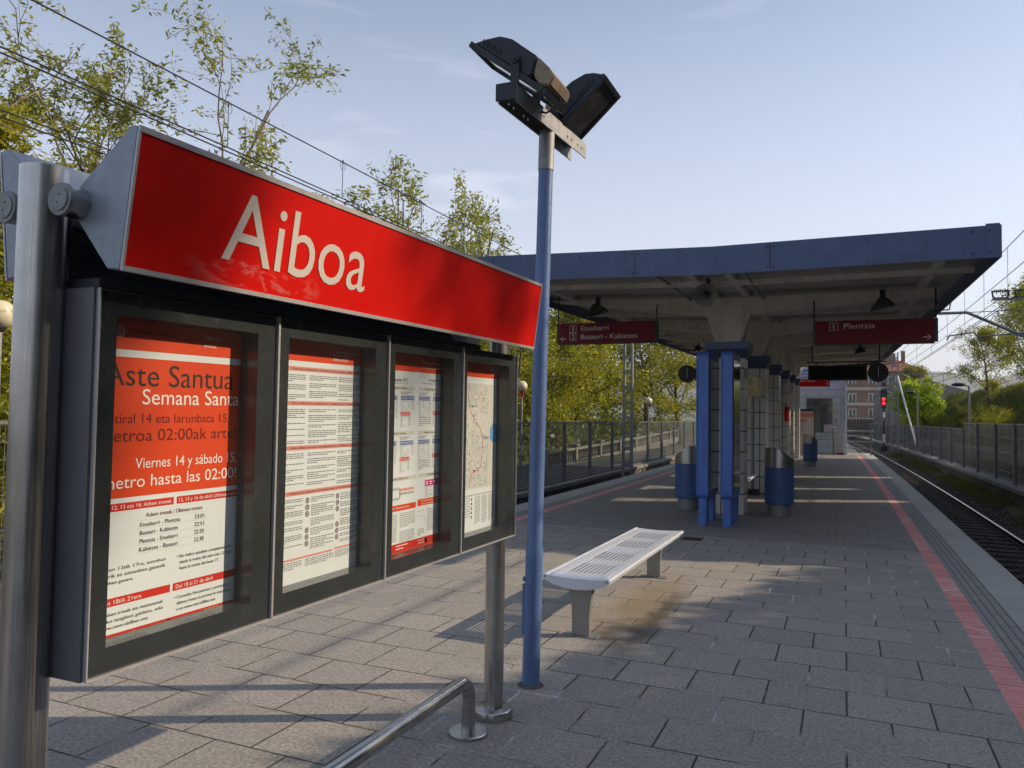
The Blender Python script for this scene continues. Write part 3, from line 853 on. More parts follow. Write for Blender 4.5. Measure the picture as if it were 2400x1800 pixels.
b, rect, tx, lines, P = poster('', '', 1.880, 2.428, PM)
rect(1.880, 2.428, 1.776, 1.852, ORG); logo(1.994, 1.808, 0.014, rect)
tx('Betebeharrak eta eskubideak', 2.235, 2.40, 1.816, 0.009, WHT); tx('Derechos y deberes', 2.235, 2.335, 1.803, 0.009, WHT); tx('Duties and Rights', 2.235, 2.325, 1.788, 0.009, WHT)
for v, s_ in ((1.742, 'Bezeroen eskubideak | Derechos de los clientes | Rights'), (1.627, 'Metro Bilbaoren eginbeharrak | Obligaciones | Duties'), (1.478, 'Metro Bilbaoren bezeroen eginbeharrak | Obligaciones'), (1.328, 'Debekatuta dagoena | Prohibiciones | Prohibitions')):
    rect(1.880, 2.428, v, v + 0.015, PNK); tx(s_, 2.02, 2.36, v + 0.0045, 0.0065, DRK)
for (v0, n, sd) in ((1.727, 14, 1), (1.612, 20, 2), (1.464, 19, 3), (1.313, 28, 4)):
    for c_, (u0_, u1_) in enumerate(((1.89, 2.09), (2.108, 2.262), (2.272, 2.421))):
        if n == 28:
            u0_ = u0_ + (0.025 if c_ else 0)
        r = random.Random(sd * 10 + c_); q = 0
        while q < n - 1:
            kk = min(r.randint(2, 4), n - 1 - q)
            lines(u0_, u1_, v0 - q * 0.0066, kk, 0.0066, 0.0030, INK, r.randint(0, 999)); q += kk + (1 if r.random() < .75 else 0)
def icon(u, v, r_):
    for h in range(16):
        a0, a1 = 2 * math.pi * h / 16, 2 * math.pi * (h + 1) / 16
        b.quad(*[P(u + rad * math.cos(a), v + rad * math.sin(a), 0.0008) for a, rad in ((a0, r_), (a1, r_), (a1, r_ * .72), (a0, r_ * .72))], BLK)
    rect(u - r_ * .25, u + r_ * .25, v - r_ * .4, v + r_ * .45, INK, 0.0007)
    b.quad(P(u - r_ * .6, v + r_ * .45, .0009), P(u - r_ * .45, v + r_ * .6, .0009), P(u + r_ * .6, v - r_ * .45, .0009), P(u + r_ * .45, v - r_ * .6, .0009), RED)
for q in range(7):
    if q != 3: icon(2.113, 1.306 - q * 0.0225 - (0.01 if q > 3 else 0), 0.0095)
    if q != 3: icon(2.280, 1.306 - q * 0.0225 - (0.01 if q > 3 else 0), 0.0095)
rect(1.880, 2.255, 1.115, 1.1215, PNK); rect(2.268, 2.42, 1.118, 1.1245, PNK)
lines(1.89, 2.09, 1.107, 4, 0.0066, .003, INK, 61); lines(2.108, 2.262, 1.107, 4, 0.0066, .003, INK, 62); lines(2.272, 2.421, 1.11, 4, 0.0066, .003, INK, 63)
done(b, 'poster', 'white rules poster with pale red heading bars and dense small text beside the orange notice', PM)

b, rect, tx, lines, P = poster('', '', 2.500, 3.056, PM)
rect(2.500, 3.056, 1.774, 1.852, ORG)
tx('metro bilbao', 2.70, 2.80, 1.812, 0.010, BLK)
tx('Ordutegi eta Maiztasunak', 2.852, 3.03, 1.812, 0.011, WHT); tx('Horarios y Frecuencias', 2.852, 3.012, 1.793, 0.011, WHT)
tx('Maiztasunak 2017', 2.600, 2.742, 1.730, 0.016, INK); tx('Frecuencias 2017', 2.920, 3.052, 1.738, 0.015, INK)
tx('Uztailaren 15etik aurrera', 2.62, 2.746, 1.720, 0.006, INK); tx('Hasta el 28 de julio y a partir', 2.86, 3.05, 1.7265, 0.006, INK)
def table(u0, u1, v1, hd, rows, cols, hh):
    rect(u0, u1, v1 - hh, v1, hd)
    for q in range(cols): rect(u0 + (u1 - u0) * (q + .15) / cols, u0 + (u1 - u0) * (q + .85) / cols, v1 - hh * .4, v1 - hh * .25, WHT, .0008); rect(u0 + (u1 - u0) * (q + .2) / cols, u0 + (u1 - u0) * (q + .8) / cols, v1 - hh * .75, v1 - hh * .6, WHT, .0008)
    bot = v1 - hh - rows * 0.008
    for q in range(cols + 1): uu_ = u0 + (u1 - u0) * q / cols; rect(uu_ - .0003, uu_ + .0003, bot, v1 - hh, GRY)
    rect(u0, u1, bot - .0006, bot, GRY)
    r = random.Random(int(u0 * 1000))
    for q in range(rows):
        for c_ in range(cols):
            if c_ in (0, cols - 1) or r.random() < .35: rect(u0 + (u1 - u0) * (c_ + .25) / cols, u0 + (u1 - u0) * (c_ + .75) / cols, v1 - hh - q * .008 - .006, v1 - hh - q * .008 - .003, INK, .0006)
    lines(u0, u1, bot - .006, 1, .006, .0025, GRY, int(u0 * 999))
for (vt, gl_, gr_) in ((1.700, 'Plentzia - Etxebarri', 'Etxebarri - Plentzia'), (1.516, 'Basauri - Kabiezes', 'Kabiezes - Basauri')):
    rect(2.500, 2.800, vt - .004, vt + .012, MAP); rect(2.828, 3.056, vt - .004, vt + .012, MAP)
    tx(gl_, 2.64, 2.735, vt + .0005, .0075, DRK); tx(gr_, 2.886, 2.972, vt + .0005, .0075, DRK)
    for u0_, u1_, rws in ((2.56, 2.665, 9), (2.69, 2.796, 5), (2.833, 2.932, 8), (2.955, 3.045, 5)):
        lines(u0_, u1_ - .02, vt - .014, 2, .007, .003, INK, int(u0_ * 77)); table(u0_, u1_, vt - .027, BLU, rws, 6, .017)
    for u0_, u1_, vv in ((2.69, 2.768, vt - .093), (2.955, 3.02, vt - .09)):
        table(u0_, u1_, vv, RED, 5, 4, .015)
    lines(2.835, 2.94, vt - .118, 5, .0085, .003, INK, 5)
rect(2.500, 2.826, 1.328, 1.345, MAP); rect(2.838, 3.056, 1.330, 1.347, MAP)
tx('Tren unitatea / Unidad de tren', 2.60, 2.76, 1.333, .008, DRK); tx('L3 Kukullaga Matiko', 2.915, 3.02, 1.335, .008, DRK)
for v, mi in ((1.286, ORG), (1.270, INK)):
    rect(2.700, 2.806, v, v + .009, mi)
    for q in range(10): rect(2.702 + q * .0105, 2.707 + q * .0105, v + .002, v + .007, WHT, .0009)
rect(2.60, 2.694, 1.292, 1.30, INK); rect(2.60, 2.694, 1.252, 1.260, INK); rect(2.694, 2.70, 1.258, 1.294, INK)
for q in range(9): rect(2.604 + q * .010, 2.609 + q * .010, 1.2935, 1.2985, WHT, .0009)
for q in range(9): rect(2.604 + q * .010, 2.609 + q * .010, 1.2535, 1.2585, WHT, .0009)
table(2.897, 3.034, 1.316, MAG, 5, 4, .026)
rect(2.500, 2.826, 1.207, 1.231, ORG); rect(2.840, 3.054, 1.210, 1.238, ORG)
tx('Gaueko zerbitzua / Servicio nocturno', 2.56, 2.77, 1.216, .009, WHT); tx('Autobuseko zerbitzu osagarria', 2.868, 3.02, 1.2265, .007, WHT); tx('Servicio complementario de autob\u00fas', 2.868, 3.025, 1.2145, .007, WHT)
lines(2.51, 2.68, 1.192, 16, .0075, .003, INK, 71); lines(2.70, 2.82, 1.192, 8, .0075, .003, INK, 72); lines(2.70, 2.82, 1.12, 7, .0075, .003, INK, 73)
lines(2.92, 3.03, 1.19, 13, .0075, .003, INK, 74); rect(2.842, 2.90, 1.188, 1.189, BLK); rect(2.842, 2.843, 1.165, 1.188, BLK); rect(2.842, 2.90, 1.165, 1.166, BLK); rect(2.899, 2.90, 1.135, 1.165, BLK)
lines(2.845, 2.90, 1.11, 4, .0075, .003, INK, 75)
rect(2.500, 3.054, 1.040, 1.076, RED)
lines(2.675, 2.84, 1.064, 1, .01, .004, WHT, 81, .0008); lines(2.675, 2.83, 1.052, 1, .01, .004, WHT, 82, .0008)
tx('94 425 40 25', 2.85, 2.90, 1.062, .006, WHT); tx('94 425 40 40', 2.85, 2.90, 1.051, .006, WHT); rect(2.906, 2.925, 1.049, 1.070, BLK); icon(2.965, 1.059, .009)
done(b, 'poster', 'timetable poster with blue and red table headers and a magenta block, third case along', PM)

b, rect, tx, lines, P = poster('', '', 3.150, 3.700, PM)
rect(3.150, 3.700, 1.776, 1.848, ORG)
tx('metro bilbao', 3.312, 3.435, 1.815, .0115, DRK); tx('Barrutiaren Mapa', 3.55, 3.69, 1.815, .0115, WHT); tx('Mapa de Distrito', 3.55, 3.675, 1.795, .0115, WHT)
rect(3.150, 3.690, 1.240, 1.744, MAP)
r = random.Random(5)
def poly(pts, w, mi, k):
    for (u0_, v0_), (u1_, v1_) in zip(pts[:-1], pts[1:]):
        L_ = math.hypot(u1_ - u0_, v1_ - v0_) or 1; nx, ny = -(v1_ - v0_) / L_ * w, (u1_ - u0_) / L_ * w
        b.quad(P(u0_ + nx, v0_ + ny, k), P(u1_ + nx, v1_ + ny, k), P(u1_ - nx, v1_ - ny, k), P(u0_ - nx, v0_ - ny, k), mi)
# streets
for q in range(46):
    u = 3.16 + r.random() * .30; v = 1.26 + r.random() * .45; a = r.choice((.5, .75, -.9, -.7, 1.2)) + r.uniform(-.15, .15); ln = r.uniform(.03, .10)
    poly([(u, v), (min(3.52, u + ln * math.cos(a)), min(1.74, max(1.245, v + ln * math.sin(a))))], .0013, WHT, .00055)
for q in range(900):
    u = 3.16 + r.random() * .36; v = 1.25 + r.random() * .485
    if 3.40 < u and 1.50 < v < 1.60: continue
    if u > 3.55 - .15 * abs(v - 1.5): continue
    s_ = r.uniform(.003, .008); a = r.uniform(-1, 1)
    poly([(u, v), (u + s_ * math.cos(a), v + s_ * math.sin(a))], r.uniform(.0015, .0026), INK, .0007)
poly([(3.40, 1.744), (3.47, 1.70), (3.53, 1.62), (3.56, 1.52), (3.57, 1.40), (3.53, 1.25)], .002, WHT, .0006)
poly([(3.60, 1.74), (3.62, 1.64), (3.67, 1.55)], .0025, WHT, .0006); poly([(3.58, 1.46), (3.68, 1.40)], .0015, WHT, .0006); poly([(3.68, 1.36), (3.60, 1.26)], .002, WHT, .0006)
for cx_ in (3.525, 3.555):
    ring_ = [(cx_ + .010 * math.cos(h * .45) + 0, 1.70 + .028 * math.sin(h * .45)) for h in range(15)]
    poly(ring_, .0011, WHT, .0006)
poly([(3.305, 1.744), (3.30, 1.68), (3.315, 1.62), (3.36, 1.58), (3.44, 1.52), (3.465, 1.48), (3.46, 1.40), (3.445, 1.345), (3.42, 1.325), (3.37, 1.325), (3.345, 1.315), (3.325, 1.285), (3.32, 1.25)], .0019, RED, .0009)
poly([(3.36, 1.333), (3.385, 1.318)], .004, RED, .001)
lk = [(3.545, 1.475), (3.55, 1.525), (3.58, 1.555), (3.62, 1.545), (3.66, 1.53), (3.655, 1.475), (3.61, 1.455), (3.57, 1.46)]
b.add([P(u, v, .0008) for u, v in lk], [tuple(range(8))], LAK)
for u0_, v0_ in ((3.59, 1.61), (3.58, 1.575), (3.605, 1.59), (3.645, 1.345)): rect(u0_, u0_ + .018, v0_, v0_ + .026, GRY, .0007)
tx('Algorta', 3.33, 3.385, 1.632, .010, BLK); tx('Aiboa', 3.475, 3.53, 1.476, .013, BLK)
rect(3.150, 3.372, 1.206, 1.213, GRY); rect(3.384, 3.690, 1.206, 1.213, GRY)
for c_ in range(4): lines(3.386 + c_ * .078, 3.446 + c_ * .078, 1.196, 17 if c_ < 3 else 11, .0078, .0032, INK, 90 + c_)
lines(3.17, 3.33, 1.196, 9, .012, .0035, INK, 99)
for q in range(5): rect(3.345, 3.356, 1.184 - q * .021, 1.196 - q * .021, BLK)
done(b, 'poster', 'grey street map poster with a red rail line and blue lake, in the farthest case', PM)

# ================================================================== LOW RAIL under the sign
hoop = thing('knee_rail', 'low curved stainless steel knee rail on round flanges below the sign', 'rail', (-1.752, 2.5, 0))
pts = [(-1.752, 3.526, 0.016), (-1.752, 3.526, 0.18)]
for q in range(1, 9):
    a = math.pi / 2 * q / 8
    pts.append((-1.752, 3.526 - 0.09 * (1 - math.cos(a)), 0.18 + 0.09 * math.sin(a)))
for q in range(0, 9):
    a = math.pi / 2 * q / 8
    pts.append((-1.752, 1.56 - 0.09 * math.sin(a), 0.27 - 0.09 * (1 - math.cos(a))))
pts.append((-1.752, 1.47, 0.016))
b = MB(); b.tube(pts, 0.034, 28); b.build('bent_tube', M['steel_y'], hoop)
for yy in (3.526, 1.47):
    b = MB(); b.lathe((-1.752, yy, 0), [(0, 0.018), (0.094, 0.018), (0.098, 0.014), (0.098, 0.0005)], 44); b.build('flange', M['steel_y'], hoop)

# ================================================================== LAMP POST
lx, ly = -1.735, 4.315
lamp = thing('lamp_post', 'blue lamp post with two dark floodlights on a drilled steel crossbar, standing beside the sign', 'lamp post', (lx, ly, 0))
tp = Vector((-1.684, 4.333, 3.34))
def pp(z): return (lx + (tp.x - lx) * z / 3.34, ly + (tp.y - ly) * z / 3.34, z)
b = MB(); b.tube([pp(0.0), pp(0.72), pp(0.80), pp(0.82), pp(3.115)], [0.0525, 0.0525, 0.0525, 0.046, 0.0445], 36); b.build('pole', M['bluepole'], lamp)
b = MB(); b.tube([pp(3.10), pp(3.34)], [0.048, 0.048], 36); b.build('top_sleeve', M['galv'], lamp)
b = MB()   # inspection door
b.tube([(lx - 0.034, ly - 0.020, 0.615), (lx - 0.034, ly - 0.020, 0.64)], 0.017, 14)
for q in range(5):
    a = math.radians(196 + q * 8)
b.box(lx - 0.0475, lx - 0.020, ly - 0.036, ly - 0.008, 0.30, 0.60)
b.build('inspection_door', M['bluepole'], lamp, bev=0.003)
b = MB(); b.lathe((lx, ly, 0), [(0.053, 0.012), (0.072, 0.006), (0.078, 0.0006)], 30); b.build('base_collar', M['concrete_dark'], lamp)
# crossbar: a channel open below, with drilled flanges
cb = MB()
sx_ = Vector((1, -0.056, 0)).normalized()
c0 = Vector((-1.722, 3.815, 3.330)); c1 = Vector((-1.662, 4.86, 3.330)); LB = (c1 - c0).length
def CB(s, w, z): return tuple(c0 + (c1 - c0) * (s / LB) + sx_ * w + Vector((0, 0, z)))
def flange_with_holes(w0, w1, holes):
    ys = [0.0]
    for h in holes: ys += [h - 0.008, h + 0.008]
    ys.append(LB)
    zs = [0.0, 0.035, 0.051, 0.092]
    for i in range(len(ys) - 1):
        for j in range(3):
            if j == 1 and i % 2 == 1: continue
            vs = [CB(s, w, z) for s in (ys[i], ys[i + 1]) for w in (w0, w1) for z in (zs[j], zs[j + 1])]
            cb.add(vs, [(0, 1, 3, 2), (4, 6, 7, 5), (0, 4, 5, 1), (2, 3, 7, 6), (0, 2, 6, 4), (1, 5, 7, 3)])
flange_with_holes(-0.056, -0.049, [0.12, 0.18, 0.31, 0.37, 0.66, 0.73, 0.88, 0.94])
flange_with_holes(0.049, 0.056, [0.12, 0.18, 0.31, 0.37, 0.73, 0.79, 0.90, 0.96])
vs = [CB(s, w, z) for s in (0, LB) for w in (-0.056, 0.056) for z in (0.0925, 0.099)]
cb.add(vs, [(0, 1, 3, 2), (4, 6, 7, 5), (0, 4, 5, 1), (2, 3, 7, 6), (0, 2, 6, 4), (1, 5, 7, 3)])
cb.build('crossbar', M['galv'], lamp)
b = MB(); b.box(-1.785, -1.662, 3.80, 3.92, 3.4295, 3.4355); b.box(-1.785, -1.662, 3.797, 3.8035, 3.335, 3.4355); b.build('end_bracket', M['lampdark'], lamp, bev=0.004)
# floodlights
def flood(rim0, rim1, prof, brown, yA, yB, piv, zb, mirror_glass):
    """side profile in x-z, the lamp is as wide as yA..yB"""
    b = MB(); b.prism(prof, 'y', yA, yB)
    h = b.build('floodlight', M['lampdark'], lamp, bev=0.012)
    b = MB(); b.prism(brown, 'y', yA + 0.006, yB - 0.006)
    b.build('gear_case', M['lampbrown'], h, bev=0.008)
    r0_, r1_ = Vector((rim0[0], 0, rim0[1])), Vector((rim1[0], 0, rim1[1])); d = (r1_ - r0_).normalized()
    nrm = Vector((d.z, 0, -d.x))
    if nrm.z > 0: nrm = -nrm
    b = MB()
    def R(s, o, y): q = r0_ + d * s + nrm * o; return (q.x, y, q.z)
    Lr = (r1_ - r0_).length
    for s0, s1, y0, y1 in ((-0.012, 0.018, yA - .012, yB + .012), (Lr - 0.018, Lr + 0.012, yA - .012, yB + .012), (0.0181, Lr - 0.0181, yA - .012, yA + .014), (0.0181, Lr - 0.0181, yB - .014, yB + .012)):
        vs = [R(s, o, y_) for s in (s0, s1) for y_ in (y0, y1) for o in (-0.012, 0.022)]
        b.add(vs, [(0, 1, 3, 2), (4, 6, 7, 5), (0, 4, 5, 1), (2, 3, 7, 6), (0, 2, 6, 4), (1, 5, 7, 3)])
    b.build('rim', M['lampdark'], h, bev=0.003)
    b = MB(); b.quad(R(0.018, 0.010, yA + .0141), R(Lr - 0.018, 0.010, yA + .0141), R(Lr - 0.018, 0.010, yB - .0141), R(0.018, 0.010, yB - .0141))
    b.build('glass', mirror_glass, h)
    b = MB()   # cooling fins near the nose
    for q in range(6):
        s = 0.06 + q * 0.026
        qv = r0_ + d * s - nrm * 0.045
        b.beam((qv.x, yA - 0.006, qv.z), (qv.x, yB + 0.006, qv.z), 0.008, 0.03)
    b.build('cooling_fins', M['lampdark'], h)
    b = MB()   # yoke: two arms and pivot discs
    for y_ in (yA - 0.016, yB + 0.016):
        b.prism([(piv[0] - .026, zb), (piv[0] + .026, zb), (piv[0] + .026, piv[1] + .01), (piv[0] + .014, piv[1] + .028), (piv[0] - .014, piv[1] + .028), (piv[0] - .026, piv[1] + .01)], 'y', y_ - .004, y_ + .004)
        s_ = -1 if y_ < yA else 1
        b.tube([(piv[0], y_ - .002 * s_, piv[1]), (piv[0], y_ + .012 * s_, piv[1])], 0.024, 20)
        b.tube([(piv[0], y_ + .0121 * s_, piv[1]), (piv[0], y_ + .018 * s_, piv[1])], 0.010, 12)
    b.box(piv[0] - .026, piv[0] + .026, yA - .012, yB + .012, zb, zb + .008)
    b.build('yoke', M['lampdark'], h, bev=0.0015, seg=1)
    return h
YA, YB = 3.885, 4.175
S1 = 3.86 / 4.1
g1 = lambda x, z: (x * S1, 1.6 + (z - 1.6) * S1)
flood(g1(-2.10, 3.868), g1(-1.612, 3.497),
      [g1(-2.10, 3.876), g1(-2.02, 3.888), g1(-1.92, 3.890), g1(-1.84, 3.858), g1(-1.672, 3.722), g1(-1.70, 3.61), g1(-1.735, 3.60)],
      [g1(-1.671, 3.721), g1(-1.60, 3.645), g1(-1.566, 3.588), g1(-1.592, 3.533), g1(-1.655, 3.548), g1(-1.699, 3.609)], YA, YB, g1(-1.806, 3.717), 3.436, M['mirrorglass'])
S2 = 4.5 / 4.55
g2 = lambda x, z: (x * S2, 1.6 + (z - 1.6) * S2)
flood(g2(-1.385, 3.715), g2(-1.665, 3.455),
      [g2(-1.40, 3.735), g2(-1.45, 3.752), g2(-1.51, 3.756), g2(-1.60, 3.72), g2(-1.70, 3.645), g2(-1.69, 3.56), g2(-1.665, 3.475), g2(-1.385, 3.725)],
      [g2(-1.702, 3.643), g2(-1.784, 3.590), g2(-1.737, 3.500), g2(-1.672, 3.470), g2(-1.691, 3.558)], 4.47, 4.78, g2(-1.700, 3.585), 3.436, M['lampglass'])
b = MB()
cabl = [(-1.53, 4.05, 3.46), (-1.50, 4.06, 3.41), (-1.53, 4.06, 3.36), (-1.59, 4.07, 3.345), (-1.63, 4.10, 3.37)]
b.tube(cabl, 0.006, 8); b.build('cable', M['dark'], lamp)

# ================================================================== BENCH
def make_bench():
    t = thing('bench', 'pale slotted metal bench with flared legs in the open beside the blue lamp post', 'bench', (-1.792, 6.625, 0), 'slotted metal benches along the platform centre')
    X0, X1, YA_, YB_ = -2.04, -1.545, 5.30, 7.95
    # perforated top sheet
    gx = []
    for q in range(8): gx += [-1.925 + q * .0348, -1.925 + q * .0348 + .0225]
    gx.append(-1.642)
    xs = [X0 + .02, -1.99] + gx + [-1.60, X1 - .02]
    ys = [YA_ + .01]; holerow = set()
    for c in (5.715, 6.285, 6.965, 7.535):
        y_ = c - .175
        for q in range(9):
            holerow.add(len(ys)); ys += [y_, y_ + .0345]; y_ += .0395
    ys.append(YB_ - .01)
    def zt(x):
        q = (x - (X0 + X1) / 2) / ((X1 - X0) / 2)
        return 0.438 + 0.012 * q * q
    b = MB(); idx = {}
    for i, x in enumerate(xs):
        for j, y_ in enumerate(ys):
            idx[i, j] = len(b.v); b.v.append((x, y_, zt(x)))
    for i in range(len(xs) - 1):
        for j in range(len(ys) - 1):
            if 2 <= i < 18 and (i - 2) % 2 == 0 and j in holerow: continue
            b.f.append((idx[i, j], idx[i + 1, j], idx[i + 1, j + 1], idx[i, j + 1])); b.m.append(0); b.smooth.append(True)
    s = b.build('seat', M['alu'], t, fix=False)
    md = s.modifiers.new('sheet_thickness', 'SOLIDIFY'); md.thickness = 0.004; md.offset = -1
    b = MB()
    for x in (X0 + .012, X1 - .012):
        b.tube([(x, YA_ + .004, 0.437), (x, YB_ - .004, 0.437)], 0.019, 16)
    for x in (X0 + .03, X1 - .03): b.box(x - .003, x + .003, YA_ + .02, YB_ - .02, 0.395, 0.434)
    b.build('rolled_edge', M['alu'], s)
    for y_ in (YA_, YB_):
        b = MB()
        prof = [(X0 - .004, .452), (-1.95, .446), (-1.79, .440), (-1.63, .446), (X1 + .004, .452), (X1 + .008, .436), (X1 - .004, .415), (-1.62, .385), (-1.70, .366), (-1.79, .360), (-1.88, .366), (-1.965, .385), (X0 + .004, .415), (X0 - .008, .436)]
        b.prism(prof, 'y', y_ - .012, y_ + .008)
        e = b.build('end_cap', M['alu'], t, bev=0.003)
        b = MB(); sgn = -1 if y_ == YA_ else 1
        for x in (X0 + .014, X1 - .014):
            ya = y_ + (-.0121 if sgn < 0 else .0081)
            b.tube([(x, ya, .436), (x, ya + sgn * .003, .436)], 0.006, 10)
        b.build('screw', M['dark'], e)
    for y_ in (5.44, 7.74):
        b = MB()
        prof = []
        for q in range(9):
            z = 0.006 + (0.362 - 0.006) * q / 8; k_ = q / 8
            w = 0.066 + 0.030 * max(0, k_ - .35) ** 2 / .42
            prof.append((w, z))
        b.prism([(-1.792 - w, z) for w, z in prof] + [(-1.792 + w, z) for w, z in prof[::-1]], 'y', y_ - .03, y_ + .03)
        lg = b.build('leg', M['legsteel'], t, bev=0.004)
        b = MB(); b.box(-1.925, -1.66, y_ - .055, y_ + .055, 0.0006, 0.0075); b.build('foot_plate', M['galv'], lg, bev=0.002, seg=1)
    return t
bench = make_bench()
dup(bench, loc=(-1.90 + curve_x(16), 15.62, 0), label='second slotted bench under the canopy, half hidden behind the litter bin')

# drain grate in the paving
gr = thing('drain_grate', 'small rusty drain grate set in the paving beyond the bench', 'grate', (-1.90, 10.40, 0))
b = MB(); b.box(-2.03, -1.77, 10.27, 10.53, 0.0005, 0.004); b.build('frame', M['rust'], gr)
b = MB()
for q in range(7): b.box(-2.015 + q * .036, -1.995 + q * .036, 10.29, 10.51, 0.0045, 0.008)
b.build('bars', M['dark'], gr)

# ================================================================== CANOPY
YF, YE = 10.2, 37.5
SL = 0.021
def zc(x, y):      # underside of the fascia
    a = 3.482 + SL * (y - YF)
    xr = x - curve_x(y)
    return a + (0.030 * max(0, -1.6 - xr) + 0.004 * max(0, xr + 1.6))
can = thing('platform_canopy', 'long butterfly-roofed platform canopy with slate blue fascia on tiled columns', 'canopy', (-1.75, 23, 0))
XL, XR = -5.08, 1.62
def roofpt(x, y, dz): return (x + curve_x(y), y, zc(x + curve_x(y), y) + dz)
n = 26
def deckmesh(name, dz0, dz1, x0, x1, mat, y0=YF + .03, y1=YE - .03, cut=(-1.6,)):
    b = MB(); xs = [x0] + [c for c in cut if x0 < c < x1] + [x1]; k = len(xs)
    for i in range(n + 1):
        y = y0 + (y1 - y0) * i / n
        for dz in (dz0, dz1):
            for x in xs: b.v.append(roofpt(x, y, dz))
    for i in range(n):
        o = i * 2 * k; p = o + 2 * k
        for j in range(k - 1):
            b.f += [(o + j, o + j + 1, p + j + 1, p + j), (o + k + j, p + k + j, p + k + j + 1, o + k + j + 1)]
        b.f += [(o, p, p + k, o + k), (o + k - 1, o + 2 * k - 1, p + 2 * k - 1, p + k - 1)]
    for o in (0, n * 2 * k):
        for j in range(k - 1): b.f.append((o + j, o + k + j, o + k + j + 1, o + j + 1))
    b.m = [0] * len(b.f); b.smooth = [False] * len(b.f)
    return b.build(name, mat, can)
deckmesh('roof_deck', 0.20, 0.30, XL + .03, XR - .03, M['deck'])
# fascia boards: front, back and the two long sides
for y in (YF, YE):
    b = MB()
    xs = [XL, -3.9, -2.62, -1.6, -0.55, 0.55, XR]
    for x in xs:
        for yy in (y, y + (.028 if y == YF else -.028)):
            for dz in (0.0, 0.372): b.v.append(roofpt(x, yy, dz))
    for i in range(len(xs) - 1):
        o = i * 4; p = o + 4
        b.f += [(o, o + 1, p + 1, p), (o + 2, p + 2, p + 3, o + 3), (o, p, p + 2, o + 2), (o + 1, o + 3, p + 3, p + 1)]
    b.f += [(0, 2, 3, 1), (len(b.v) - 4, len(b.v) - 3, len(b.v) - 1, len(b.v) - 2)]
    b.m = [0] * len(b.f); b.smooth = [False] * len(b.f)
    fa = b.build('front_fascia' if y == YF else 'back_fascia', M['fascia'], can)
    if y == YF:
        b = MB()
        for x in (-2.62, -0.865, -1.75 + .88):
            q = roofpt(x, y - .002, 0); b.box(q[0] - .003, q[0] + .003, y - .003, y - .0005, q[2] + .01, q[2] + .362)
        b.build('seam', M['dark'], fa)
        b = MB()
        for x in (-4.75, -3.4, -2.66, -2.58, -0.905, -0.825, .25, 1.36, 1.53):
            for dz in (0.055, 0.31):
                q = roofpt(x, y, dz); b.tube([(q[0], y - .008, q[2]), (q[0], y + .0, q[2])], 0.013, 10)
        b.build('fixing_bolt', M['dark'], fa)
        b = MB()
        q0 = roofpt(1.50, y, 0); b.box(1.49 + curve_x(y), XR + .012 + curve_x(y), y - .006, y - .001, q0[2] - .006, q0[2] + .392); b.build('corner_plate', M['fascia'], fa)
deckmesh('side_fascia', 0.0, 0.374, XR + .0005, XR + .03, M['fascia'], YF + .0005, YE - .0005)
deckmesh('side_fascia', 0.0, 0.374, XL - .03, XL - .0005, M['fascia'], YF + .0005, YE - .0005)
# longitudinal ribs and cross purlins under the deck
for x in (-2.02, -1.50, 1.12, -4.62):
    deckmesh('roof_rib', 0.11, 0.199, x - .05, x + .05, M['soffit'], cut=())
COLY = [13.58, 17.78, 21.98, 26.18, 30.38, 34.58]
for y in [YF + 1.35] + [c + 2.1 for c in COLY[:-1]]:
    b = MB()
    for x in (XL + .06, -1.6, XR - .06):
        for yy in (y - .05, y + .05):
            for dz in (0.04, 0.108): b.v.append(roofpt(x, yy, dz))
    for i in range(2):
        o = i * 4; p = o + 4
        b.f += [(o, o + 1, p + 1, p), (o + 2, p + 2, p + 3, o + 3), (o, p, p + 2, o + 2), (o + 1, o + 3, p + 3, p + 1)]
    b.f += [(0, 2, 3, 1), (8, 9, 11, 10)]; b.m = [0] * len(b.f); b.smooth = [False] * len(b.f)
    b.build('purlin', M['soffit'], can)
# beams with funnel heads, capitals and tiled shafts
for ci, cy in enumerate(COLY):
    cx = -1.805 + curve_x(cy); dz = SL * (cy - COLY[0]); off = curve_x(cy)
    up = lambda x: zc(x + off, cy) + 0.105
    prof = [(-5.0 + off, 3.745 + dz), (-2.17 + off, 3.385 + dz), (-2.02 + off, 2.90 + dz), (-1.59 + off, 2.90 + dz), (-1.44 + off, 3.375 + dz), (1.30 + off, 3.565 + dz), (1.36 + off, 3.60 + dz), (1.36 + off, up(1.36)), (-1.6 + off, up(-1.6)), (-5.0 + off, up(-5.0))]
    b = MB(); b.prism(prof, 'y', cy - .17, cy + .17)
    b.build('roof_beam', M['soffit'], can, bev=0.012)
    b = MB()   # blue capital, hexagonal in elevation
    z0, z1 = 2.62 + dz, 2.895 + dz
    lo = [(cx - .26, cy - .27), (cx + .26, cy - .27), (cx + .26, cy + .27), (cx - .26, cy + .27)]
    hi = [(cx - .36, cy - .36), (cx + .36, cy - .36), (cx + .36, cy + .36), (cx - .36, cy + .36)]
    vs = [(x, y, z0) for x, y in lo] + [(x, y, z1 - .12) for x, y in hi] + [(x, y, z1) for x, y in hi]
    fs = [(3, 2, 1, 0), (8, 9, 10, 11)]
    for q in range(4):
        r_ = (q + 1) % 4; fs += [(q, r_, 4 + r_, 4 + q), (4 + q, 4 + r_, 8 + r_, 8 + q)]
    b.add(vs, fs)
    cp = b.build('capital', M['fascia'], can, bev=0.01)
    b = MB(); b.box(cx - .275, cx + .275, cy - .275, cy + .275, 0.0, z0 - .002)
    b.build('column', M['tile'], can, bev=0.004, seg=1)

